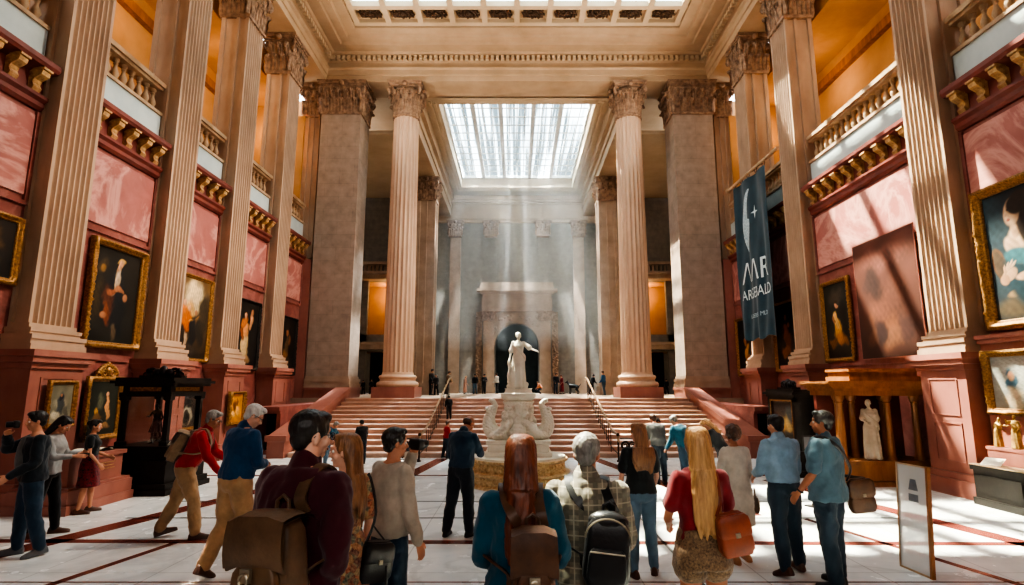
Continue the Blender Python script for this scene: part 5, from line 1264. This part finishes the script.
statue('gilt_figure', 'taller gilt draped figurine with raised arm beside its bending companion', 'figurine', M['gilt'], (8.27, 9.54, .972), R(100), .55, sk, toga(sk, .03, .22, 8), None, .016, .01, None, 8)

# ================================================================== VISITORS NEAR THE CAMERA
def pos(u, d): return ((u-CU)/FPX*d, (d+.05)/cp_)
G = lambda u, v: tuple(gp(u, v))[:2]
# man in black jacket with a camera
sk = Sk(1.68, 'm', 2, (0,4), (62,14,105,32), (6,10,52,6), (5,4,4), (-6,4,8), (12,14), (0,8), .95)
def jacket(b): torso(b, sk, top_secs(sk, .9, .012, 1.47), .026); sleeves(b, sk, .02)
p = person('young man in black jacket and jeans raising a camera to his face', G(22,556), 138, sk, [('trousers','jeans',tr(sk),.006), ('jacket','jacket',jacket,.007),
   ('shirt','greytee',lambda b: (b.ell(sk.tp((0,.1,1.18)), (.105,.09,.28), 18, 12, sk.Rl), b.ell(sk.tp((0,.075,1.38)), (.06,.06,.08), 14, 10, sk.Rl)),.003)], ('short','black',1.03), 0, 'greyshoe', seed=11)
c = sk.w(sk.hp((0,.2,1.63))); o = thing('camera', 'black camera held up before the face of the black jacket man', 'camera', at_person(p, c), p.rotation_euler.z)
b = MB(); rbox(b, (0,0,0), .15, .06, .085, 20, .3); b.build('body', M['rubber'], o, True)
b = MB(); b.lathe([(.034,0),(.036,.05),(.034,.075),(.028,.076)], 18); b.xf(Matrix.Translation((0,.02,0)) @ Matrix.Rotation(-PI/2, 4, 'X')); b.build('lens', M['blackleather'], o, True)
# woman in grey top
sk = Sk(1.6, 'f', 4, (0,30), (22,6,72,24), (24,6,74,22), (-6,3,6), (10,4,6), (8,10))
p = person('dark haired woman in grey top and black trousers looking down at her phone', G(40,536), -78, sk, [('trousers','blacktr',tr(sk,.01),.004), ('top','greytop',shirt(sk,.9,.014,.9,.01),.006)], ('long','black',1.36,.075), 0, 'brownshoe', seed=12)
def phone_at(p, sk, sd, label, mat='lens', sz=(.075,.15,.009)):
    S, E, W, Fm = sk.arm[sd]; c = sk.w(W + Fm @ Vector((-sd*.03,.02,-.1))); o = thing('phone', label, 'phone', at_person(p, c), p.rotation_euler.z)
    b = MB(); Mx = Fm @ Rx(90) @ Ry(sd*20); b.obox((0,0,0), sz[0], sz[1], sz[2], Mx); b.build('case', M[mat], o)
    b = MB(); b.obox(Mx @ Vector((0,0,.0055)), sz[0]*.9, sz[1]*.92, .001, Mx); b.build('screen', M['teal'], o)
phone_at(p, sk, 1, 'dark phone in the hand of the grey top woman')
# woman in black dress
sk = Sk(1.45, 'f', 0, (-6,6), (4,8,34,12), (10,6,60,20), (-4,2,4), (6,2,4), (10,10))
person('woman with dark pinned hair in black top and dark red patterned skirt', G(84,513), -62, sk, [('skirt','redpat',sk_(sk,1.08,.5,.2,7,.008,.014),.004), ('top','blackdress',shirt(sk,.98,.014,.26),.005)], ('bun','black'), 0, 'brownshoe', seed=13)
# red sweater
sk = Sk(1.74, 'm', 24, (-8,-2), (20,6,16,6), (26,6,30,10), (20,3,12), (-16,3,8), (6,8), (0,-14))
p = person('stooping grey haired man in red sweater and khaki trousers with a backpack', G(180,538), -72, sk, [('trousers','khaki',tr(sk,.016),.008), ('sweater','red',shirt(sk,.96,.02,1.0,.01,collar=True),.008)], ('short','grey',.98), 1, 'brownshoe', glasses=True, seed=14)
backpack(p, sk, 'khaki canvas backpack worn by the red sweatered man', 'canvasbag', .28, .4, .13, 0, 1.36)
# blue sweater
sk = Sk(1.8, 'm', 7, (-34,26), (8,8,80,40), (8,9,80,40), (10,3,6), (-3,3,22), (8,12), (0,26), 1.06)
person('white haired man in bright blue sweater and khaki trousers walking away', G(228,577), -30, sk, [('trousers','khaki2',tr(sk,.016),.008), ('sweater','blue',shirt(sk,.98,.022,1.0,.012,collar=True),.008)], ('short','white',1.0), 2, 'brownshoe', glasses=True, seed=15)
# maroon sweater, close
sk = Sk(1.9, 'm', 3, (-24,3), (-6,9,70,62), (4,10,50,40), (3,3,2), (-3,3,4), (8,10), (0,0), 1.0, 0, .88)
p = person('dark haired man in maroon sweater wearing a big brown backpack, seen from behind', pos(303,2.72), -22, sk, [('trousers','khaki2',tr(sk,.016),.007), ('sweater','maroon',shirt(sk,.96,.02,1.0,.012,collar=True),.009)], ('short','black',1.04), 2, 'brownshoe', .0065, glasses=True, seed=16)
backpack(p, sk, 'large brown flap backpack slung on one strap over the maroon sweater', 'tanleather', .29, .4, .14, .07, 1.33, (1,), True, 'tanleather', tilt=-4)
# floral dress
sk = Sk(1.66, 'f', 0, (44,0), (-4,8,20,6), (8,8,50,20), (2,2,2), (-2,2,4), (8,8))
p = person('woman with long light brown hair in flowery dress holding a black handbag', pos(347,3.9), 46, sk, [('dress','floral',both(shirt(sk,.9,.014,.4,.0,1.49), sk_(sk,1.08,.3,.2,9,.012)),.006)], ('long','lightbrown',1.22,.085), 2, 'brownshoe', .007, seed=17)
shoulder_bag(p, sk, 'black leather handbag hanging beside the flowery dress', 'blackleather', (.2,-.12,.87), .27, .12, .27, [('strap', [('b',-.1,0,.1),(.21,-.1,1.2),(.165,-.05,1.47),(.2,.04,1.2),('b',.1,0,.1)]), ('tassel', [('b',.06,-.07,-.02),('b',.07,-.08,-.12),('b',.07,-.08,-.2)])], 0, 'handbag', 'handbag', 8, .9)
# beige sweater
sk = Sk(1.66, 'm', 3, (-16,0), (6,9,10,6), (70,8,112,30), (3,3,2), (-4,3,6), (8,10))
p = person('dark haired man in beige sweater and jeans raising a camera', pos(392,4.45), -44, sk, [('trousers','jeans',tr(sk,.013),.007), ('sweater','beige',shirt(sk,.93,.02,1.0,.012),.008)], ('short','black',1.03), 0, 'brownshoe', .007, seed=18)
c = sk.w(sk.hp((.0,.19,1.63))); o2 = thing('camera', 'black camera held up by the beige sweatered man', 'camera', at_person(p, c), p.rotation_euler.z)
for ch in o.children: x = ch.copy(); col.objects.link(x); x.parent = o2
# navy man
sk = Sk(1.62, 'm', 8, (-16,36), (26,8,66,26), (8,7,24,6), (3,4,4), (-6,5,6), (16,14), (0,0), 1.02)
p = person('balding man in navy shirt and dark trousers with bowed head', G(460,536), -24, sk, [('trousers','navytr',tr(sk,.016),.007), ('shirt','navy',shirt(sk,.98,.018,1.0,.012,collar=True),.008)], ('bald','brown'), 1, 'rubber', seed=19, extra=belt('rubber'))
phone_at(p, sk, 1, 'red covered phone in the hand of the bowed navy shirted man', 'redleather')
# teal cardigan
sk = Sk(1.72, 'f', 2, (-4,6), (8,12,74,34), (8,12,74,34), (2,2,2), (-2,2,2), (8,8), (0,0), .98)
def cardi(b): torso(b, sk, [(.5,.2,.15,0),(.7,.2,.148,0)]+top_secs(sk, .86, .012, 1.48), .018, 36); sleeves(b, sk, .02, 1.0, .006)
p = person('woman with long auburn hair in teal cardigan wearing a brown backpack', pos(521,3.02), 2, sk, [('trousers','jeans2',tr(sk,.01),.004), ('cardigan','teal',cardi,.01)], ('long','auburn',1.16,.074), 2, 'brownshoe', .007, seed=20)
backpack(p, sk, 'brown leather flap backpack on the teal cardigan', 'leather', .225, .42, .13, .05, 1.33, (-1,1), True, 'leather', back=.03)
# plaid man
sk = Sk(1.72, 'm', 2, (-8,6), (12,10,50,20), (6,9,16,6), (2,2,2), (-2,3,2), (8,8), (0,0), 1.03, 0, .93)
p = person('grey haired man in plaid shirt wearing a black backpack', pos(586,3.35), -6, sk, [('trousers','jeans',tr(sk,.014),.006), ('shirt','plaid',shirt(sk,.86,.018,1.0,.02,collar=True),.008)], ('short','grey',1.08), 0, 'brownshoe', .007, seed=21)
backpack(p, sk, 'shiny black leather backpack on the plaid shirt', 'blackleather', .27, .36, .14, .1, 1.32, (-1,1), False, 'blackleather', tilt=5)
# black tee woman
sk = Sk(1.58, 'f', 0, (22,2), (6,12,34,20), (6,12,40,22), (4,4,6), (-4,3,6), (18,14), (0,0), 1.05)
person('woman with loose brown hair in black tee and pale blue jeans', G(643,575), 4, sk, [('trousers','paleblue',tr(sk,.008),.005), ('tee','blacktee',shirt(sk,.95,.016,.34,.01),.006)], ('long','lightbrown',1.24,.14), 2, 'brownshoe', seed=22)
# blonde
sk = Sk(1.7, 'f', 0, (-6,0), (6,14,30,16), (12,14,62,30), (3,3,2), (-3,3,2), (8,8), (0,0), 1.0)
p = person('blonde woman in dark red tee and tweed shorts with a russet shoulder bag', pos(696,3.95), 8, sk, [('shorts','tweed',both(tr(sk,.022,1.08,.1,.016), sk_(sk,1.08,.83,.178,6,.006,.014)),.005), ('tee','redtee',shirt(sk,1.0,.012,.34,.006),.006)], ('long','blonde',1.06,.085), 1, 'tanshoe', .007, seed=23)
shoulder_bag(p, sk, 'russet leather shoulder bag hanging behind the blonde woman', 'redleather', (.13,-.21,1.08), .24, .11, .27, [('strap', [('b',-.08,.03,.12),(.07,-.17,1.3),(.1,-.05,1.475),(.12,.1,1.36),(.2,.06,1.2),('b',.1,.03,.1)])], -4, 'bag', 'shoulder_bag', -10, .8)
# white dress
sk = Sk(1.53, 'f', 0, (6,8), (4,10,34,16), (6,12,60,24), (3,2,3), (-3,2,4), (14,12), (0,0), 1.02)
p = person('woman with curly dark hair in white knee length dress', G(741,562), 10, sk, [('dress','white',both(shirt(sk,.9,.016,.92,.006), sk_(sk,1.05,.48,.19,0,0,.016)),.007)], ('curly','brown'), 1, 'tanshoe', seed=24)
shoulder_bag(p, sk, 'small tan handbag in the hand of the white dressed woman', 'tanleather', (.3,.06,.7), .22, .1, .2, [('strap', [('b',-.08,0,.08),('b',-.05,0,.2),('b',.05,0,.2),('b',.08,0,.08)])], 60, 'handbag', 'handbag', 0, .8, False)
# pale blue shirt
sk = Sk(1.65, 'm', 4, (6,4), (8,9,22,8), (14,9,50,22), (5,5,6), (-6,4,6), (14,12), (0,16), 1.0)
person('dark haired man in pale blue shirt and navy trousers', G(790,574), 12, sk, [('trousers','jeans2',tr(sk,.015),.008), ('shirt','shirtblue',shirt(sk,1.0,.018,.86,.02,collar=True),.01)], ('short','black',1.02), 0, 'brownshoe', seed=25, extra=belt('rubber'))
# blue tee
sk = Sk(1.73, 'm', 0, (20,-2), (4,10,24,10), (4,14,32,8), (3,3,3), (-4,4,4), (10,12), (0,0), 1.08)
p = person('dark haired man in steel blue tee and dark jeans with a crossbody bag', G(836,587), 36, sk, [('trousers','jeans2',tr(sk,.016),.009), ('tee','bluetee',shirt(sk,.86,.02,.4,.016,collar=True),.009)], ('short','black',1.03), 1, 'rubber', .007, seed=26)
shoulder_bag(p, sk, 'brown crossbody satchel at the hip of the steel blue tee man', 'leather', (.28,-.2,.9), .3, .1, .34, [('strap', [('b',-.1,.03,.15),(.18,-.165,1.16),(.05,-.175,1.32),(-.06,-.145,1.43),(-.09,-.02,1.5),(-.05,.12,1.44),(.06,.18,1.2),(.2,.12,1.1),('b',.1,.03,.15)])], -34, 'bag', 'satchel', -6, .6, True, .02, 'blackleather')
S, E, W, Fm = sk.arm[-1]; b = MB(); cW = W - Fm @ Vector((0,0,-.02)); b.tube([cW + Fm @ Vector((.033*math.cos(a), .033*math.sin(a), 0)) for a in [2*PI*i/16 for i in range(17)]], .009, 6)
put('watch', sk.fin(b).mesh('watch', [], True), M['rubber'], p)

# ================================================================== VISITORS FURTHER OFF
def far(label, x, y, z, H, yaw, top, bot, hr, skn=0, lean=4, head=(0,8), arms=((10,8,40,14),(8,8,30,10)), legs=((4,3,6),(-6,3,6)), long=False, dress=None, seed=0, vox=.02, bulk=1.02, group=None):
    sk = Sk(H, 'f' if long or dress else 'm', lean, head, arms[0], arms[1], legs[0], legs[1], (10,10), (0,0), bulk)
    parts = [('dress', top, both(shirt(sk,.9,.02,.5), sk_(sk,1.05,dress,.2,7,.01)), .006)] if dress else [('trousers', bot, tr(sk,.018), .006), ('top', top, shirt(sk,.93,.024,1.0,.01), .008)]
    return person(label, (x, y), yaw, sk, parts, ('long',hr,1.25,.09) if long else ('short',hr,1.05), skn, 'rubber', vox, vox, False, False, group, False, seed=seed, z=z)
far('fair haired woman in dark teal jacket leaning forward behind the blonde woman', 3.92, 11.0, 0, 1.45, 55, 'darksuit', 'jeans2', 'blonde', 2, 28, (0,20), long=True, seed=31)
far('grey haired person in teal top leaning behind the blonde woman', 3.42, 11.75, 0, 1.46, 30, 'teal', 'jeans', 'grey', 0, 26, (0,16), seed=32)
far('dark haired person whose head alone shows behind the blonde woman', 3.0, 12.2, 0, 1.44, 10, 'greytee', 'jeans2', 'brown', 0, 24, (0,10), seed=33)
far('small distant figure in dark suit standing at the foot of the stairs', *G(663,460), 0, 1.12, 75, 'darksuit', 'navytr', 'black', 0, 8, (0,16), arms=((24,6,70,20),(20,6,60,16)), seed=34)
far('small distant figure in black at the stair foot near the beige sweatered man', *G(361,464), 0, 1.12, 40, 'blacktee', 'jeans2', 'black', 1, 6, (0,14), seed=35)
far('small distant figure in teal bending near the red parapet', *G(326,466), 0, 1.15, -100, 'teal', 'paleblue', 'grey', 0, 26, (0,10), arms=((30,8,40,10),(30,8,50,14)), seed=36)
far('small figure in red shirt beside the scrolled handrail', *G(446,458), 0, 1.02, -60, 'red', 'jeans2', 'brown', 0, 4, (0,4), seed=37)
def stair_z(y): return ZL/12*(math.floor((y-YS0+.04)/((YS1-YS0)/12))+1)
yy = 19.35; far('small dark figure climbing the stairs beside the handrail', -2.3, yy, stair_z(yy), .78, 20, 'blacktee', 'blacktr', 'black', 0, 8, (0,10), legs=((4,3,6),(-4,3,8)), seed=38, vox=.026)
def land(label, u, vtop, Y, yaw, top, bot, hr, **kw):
    d = Y*cp_ - .46*sp_; H = .46*0 + ((386+.46*cp_*FPX/(cp_*cp_*d) - vtop))*d*cp_/FPX
    kw.setdefault('vox', .03); return far(label, (u-CU)/FPX*d, Y, ZL, H, yaw, top, bot, hr, **kw)
land('person in black standing by the panelled pillar on the landing', 436, 374, 28.3, 150, 'darksuit', 'blacktr', 'black', seed=41)
land('second person in black half behind the landing pillar group', 431, 369, 28.9, -120, 'blacktee', 'darksuit', 'black', seed=42)
land('person in brown leaning at the top of the handrail', 447, 371, 30.5, -80, 'tweed', 'darksuit', 'brown', lean=10, seed=43)
land('woman in pale flowery dress on the landing', 465, 376, 33.0, -100, 'floralfar', 'floralfar', 'blonde', dress=.2, seed=44)
land('person in black jacket over pale trousers on the landing', 475, 374, 33.0, 170, 'blacktee', 'paleblue', 'black', seed=45)
land('person in dark suit with folded arms on the landing', 484, 374, 33.2, -150, 'darksuit', 'darksuit', 'black', arms=((20,8,80,40),(20,8,80,40)), seed=46)
land('person in white and black beside the portal jamb', 497, 373, 34.5, 60, 'white', 'blacktr', 'brown', seed=47)
land('crouching person in orange beside the statue pedestal', 541, 377, 33.5, 100, 'orange', 'jeans2', 'brown', lean=30, legs=((85,6,120),(60,6,110)), seed=48)
land('person in dark blue coat on the landing', 556, 373, 33.0, -160, 'jacket', 'jeans2', 'brown', seed=49)
land('woman in reddish dress beside the dark blue coat', 562, 375, 33.4, 120, 'redtee', 'redtee', 'auburn', dress=.2, seed=50)
land('person in dark top leaning beside the far handrail', 592, 374, 31.5, -60, 'darksuit', 'blacktr', 'black', lean=18, seed=51)
land('person in bright blue by the far panelled pillar', 604, 371, 28.6, 60, 'blue', 'jeans', 'brown', seed=52)
land('dark figure in the shadowed aisle doorway, nearer the broad grey pier', 363, 380, 31.5, 160, 'blacktee', 'blacktr', 'black', seed=53)
land('dark figure in the shadowed aisle doorway, nearer the round column', 371, 379, 31.8, -160, 'darksuit', 'blacktr', 'black', seed=54)
land('dark figure behind the round column on the blonde woman side', 667, 379, 31.8, 150, 'blacktee', 'darksuit', 'black', seed=55)
land('dark figure in the doorway behind the broad pier on the banner side', 679, 378, 31.5, -140, 'darksuit', 'blacktr', 'black', seed=56)
# a dog on the landing
d = 32*cp_; o = thing('dog', 'small dark dog standing on the landing', 'dog', ((574-CU)/FPX*d, 32.2, ZL), R(60))
b = MB()
b.tube([(0,-.26,.42),(0,-.1,.44),(0,.12,.45),(0,.26,.47)], [.09,.105,.125,.1], 12); b.ell((0,-.26,.42),(.09,.09,.09),10,8)
b.tube([(0,.22,.5),(0,.34,.62),(0,.38,.66)], [.08,.065,.06], 10); b.ell((0,.4,.68),(.065,.08,.065),12,8); b.tube([(0,.44,.67),(0,.54,.64)], [.042,.028], 8)
b.tube([(0,-.33,.45),(0,-.42,.54),(0,-.46,.62)], [.03,.022,.012], 8)
for s in (-1,1):
    b.tube([(s*.07,.2,.42),(s*.075,.2,.2),(s*.075,.22,.03),(s*.075,.27,.015)], [.05,.032,.026,.022], 8)
    b.tube([(s*.075,-.24,.42),(s*.08,-.18,.26),(s*.08,-.3,.15),(s*.08,-.27,.03),(s*.08,-.22,.015)], [.075,.05,.03,.026,.022], 8)
    b.tube([(s*.04,.38,.73),(s*.065,.36,.8)], [.03,.008], 6)
put('body', remesh(b, .018, 2), M['rubber'], o)
# ================================================================== LIGHT AND CAMERA
sc = bpy.context.scene
w = bpy.data.worlds.new('sky'); sc.world = w; w.use_nodes = True
bg = w.node_tree.nodes['Background']; bg.inputs[0].default_value = (.86,.94,1,1); bg.inputs[1].default_value = 5.0
def lamp(name, typ, loc, energy, color, rot=None, aim=None, **kw):
    d = bpy.data.lights.new(name, typ); d.energy = energy; d.color = color
    for k, v in kw.items(): setattr(d, k, v)
    o = bpy.data.objects.new(name, d); col.objects.link(o); o.location = loc
    if aim is not None: o.rotation_euler = (Vector(aim)-Vector(loc)).to_track_quat('-Z', 'Y').to_euler()
    return o
lamp('sun', 'SUN', (0,0,40), 44.0, (1,.85,.64), aim=(17,-18,0), angle=R(.9))
lamp('rear_fill_lamp', 'AREA', (0,-3.5,5.0), 220, (1,.93,.86), aim=(0,5,1), shape='RECTANGLE', size=8, size_y=3)  # unseen fill light added behind the viewer for the visitors' backs
for s in (-1, 1):
    for y in (9, 14, 18, 21.5): lamp('gallery_lamp', 'POINT', (s*10.3, y, 12.4), 70, (1,.66,.34), shadow_soft_size=.3)
    lamp('aisle_lamp', 'POINT', (s*8.0, 34.3, 7.6), 90, (1,.6,.26), shadow_soft_size=.2)
# thin haze under the far skylight, lit through the ribs by an added spot
hz = bpy.data.materials.new('thin_haze'); hz.use_nodes = True; nt = hz.node_tree
nt.nodes.remove(nt.nodes['Principled BSDF']); vs = nt.nodes.new('ShaderNodeVolumeScatter'); vs.inputs['Density'].default_value = .013; vs.inputs['Color'].default_value = (1,.99,.97,1); vs.inputs['Anisotropy'].default_value = .0
nt.links.new(vs.outputs[0], nt.nodes['Material Output'].inputs['Volume'])
b = MB(); b.rings([[(-4.4,23.9,4.2),(4.4,23.9,4.2),(4.4,36.2,4.2),(-4.4,36.2,4.2)],[(-3.6,24.4,ZA+.7),(3.6,24.4,ZA+.7),(3.6,35.3,ZA+.7),(-3.6,35.3,ZA+.7)]])
tag(b.build('haze', hz), 'thin pale haze lit by rays falling from the far skylight', 'haze', None, 'stuff')
lamp('ray_spot', 'SPOT', (0,33.5,23), 95000, (.98,.98,.95), aim=(0,31.0,0), spot_size=R(70), spot_blend=.3, shadow_soft_size=.12)  # spot added above the skylight to fan out the rays
for y in (12.5, 17.0, 21.0):  # added ceiling spots, out of view, that brighten the side walls
    lamp('wall_fill_spot', 'SPOT', (5.6,y,16.1), 6000, (1,.86,.7), aim=(-8.6,y-2.6,2.6), spot_size=R(44), spot_blend=.8, shadow_soft_size=.25)
    lamp('wall_fill_spot', 'SPOT', (-5.6,y,16.1), 1500, (1,.86,.7), aim=(8.6,y-2.6,2.6), spot_size=R(44), spot_blend=.8, shadow_soft_size=.25)
for y in (8.5, 13.4, 18.0):  # added upward spots that lighten the ceiling and entablature
    for s in (-1, 1): lamp('ceiling_fill_spot', 'SPOT', (s*8.5,y,9.75), 1700, (1,.9,.76), aim=(s*-1.0,y+1.5,17), spot_size=R(95), spot_blend=.8, shadow_soft_size=0)
cam = bpy.data.cameras.new('camera'); co = bpy.data.objects.new('camera', cam); col.objects.link(co)
cam.sensor_width = 36; cam.lens = FPX/1024*36; cam.shift_x = -5/1024; cam.clip_start = .05; cam.clip_end = 300
co.location = (0,0,HC); co.rotation_euler = (PI/2+PITCH,0,0); sc.camera = co
sc.view_settings.view_transform = 'AgX'
sc.view_settings.look = 'AgX - High Contrast'
sc.view_settings.exposure = 0.28
sc.cycles.use_light_tree = False; sc.cycles.max_bounces = 6; sc.cycles.diffuse_bounces = 4; sc.cycles.transparent_max_bounces = 12; sc.cycles.sample_clamp_indirect = 6
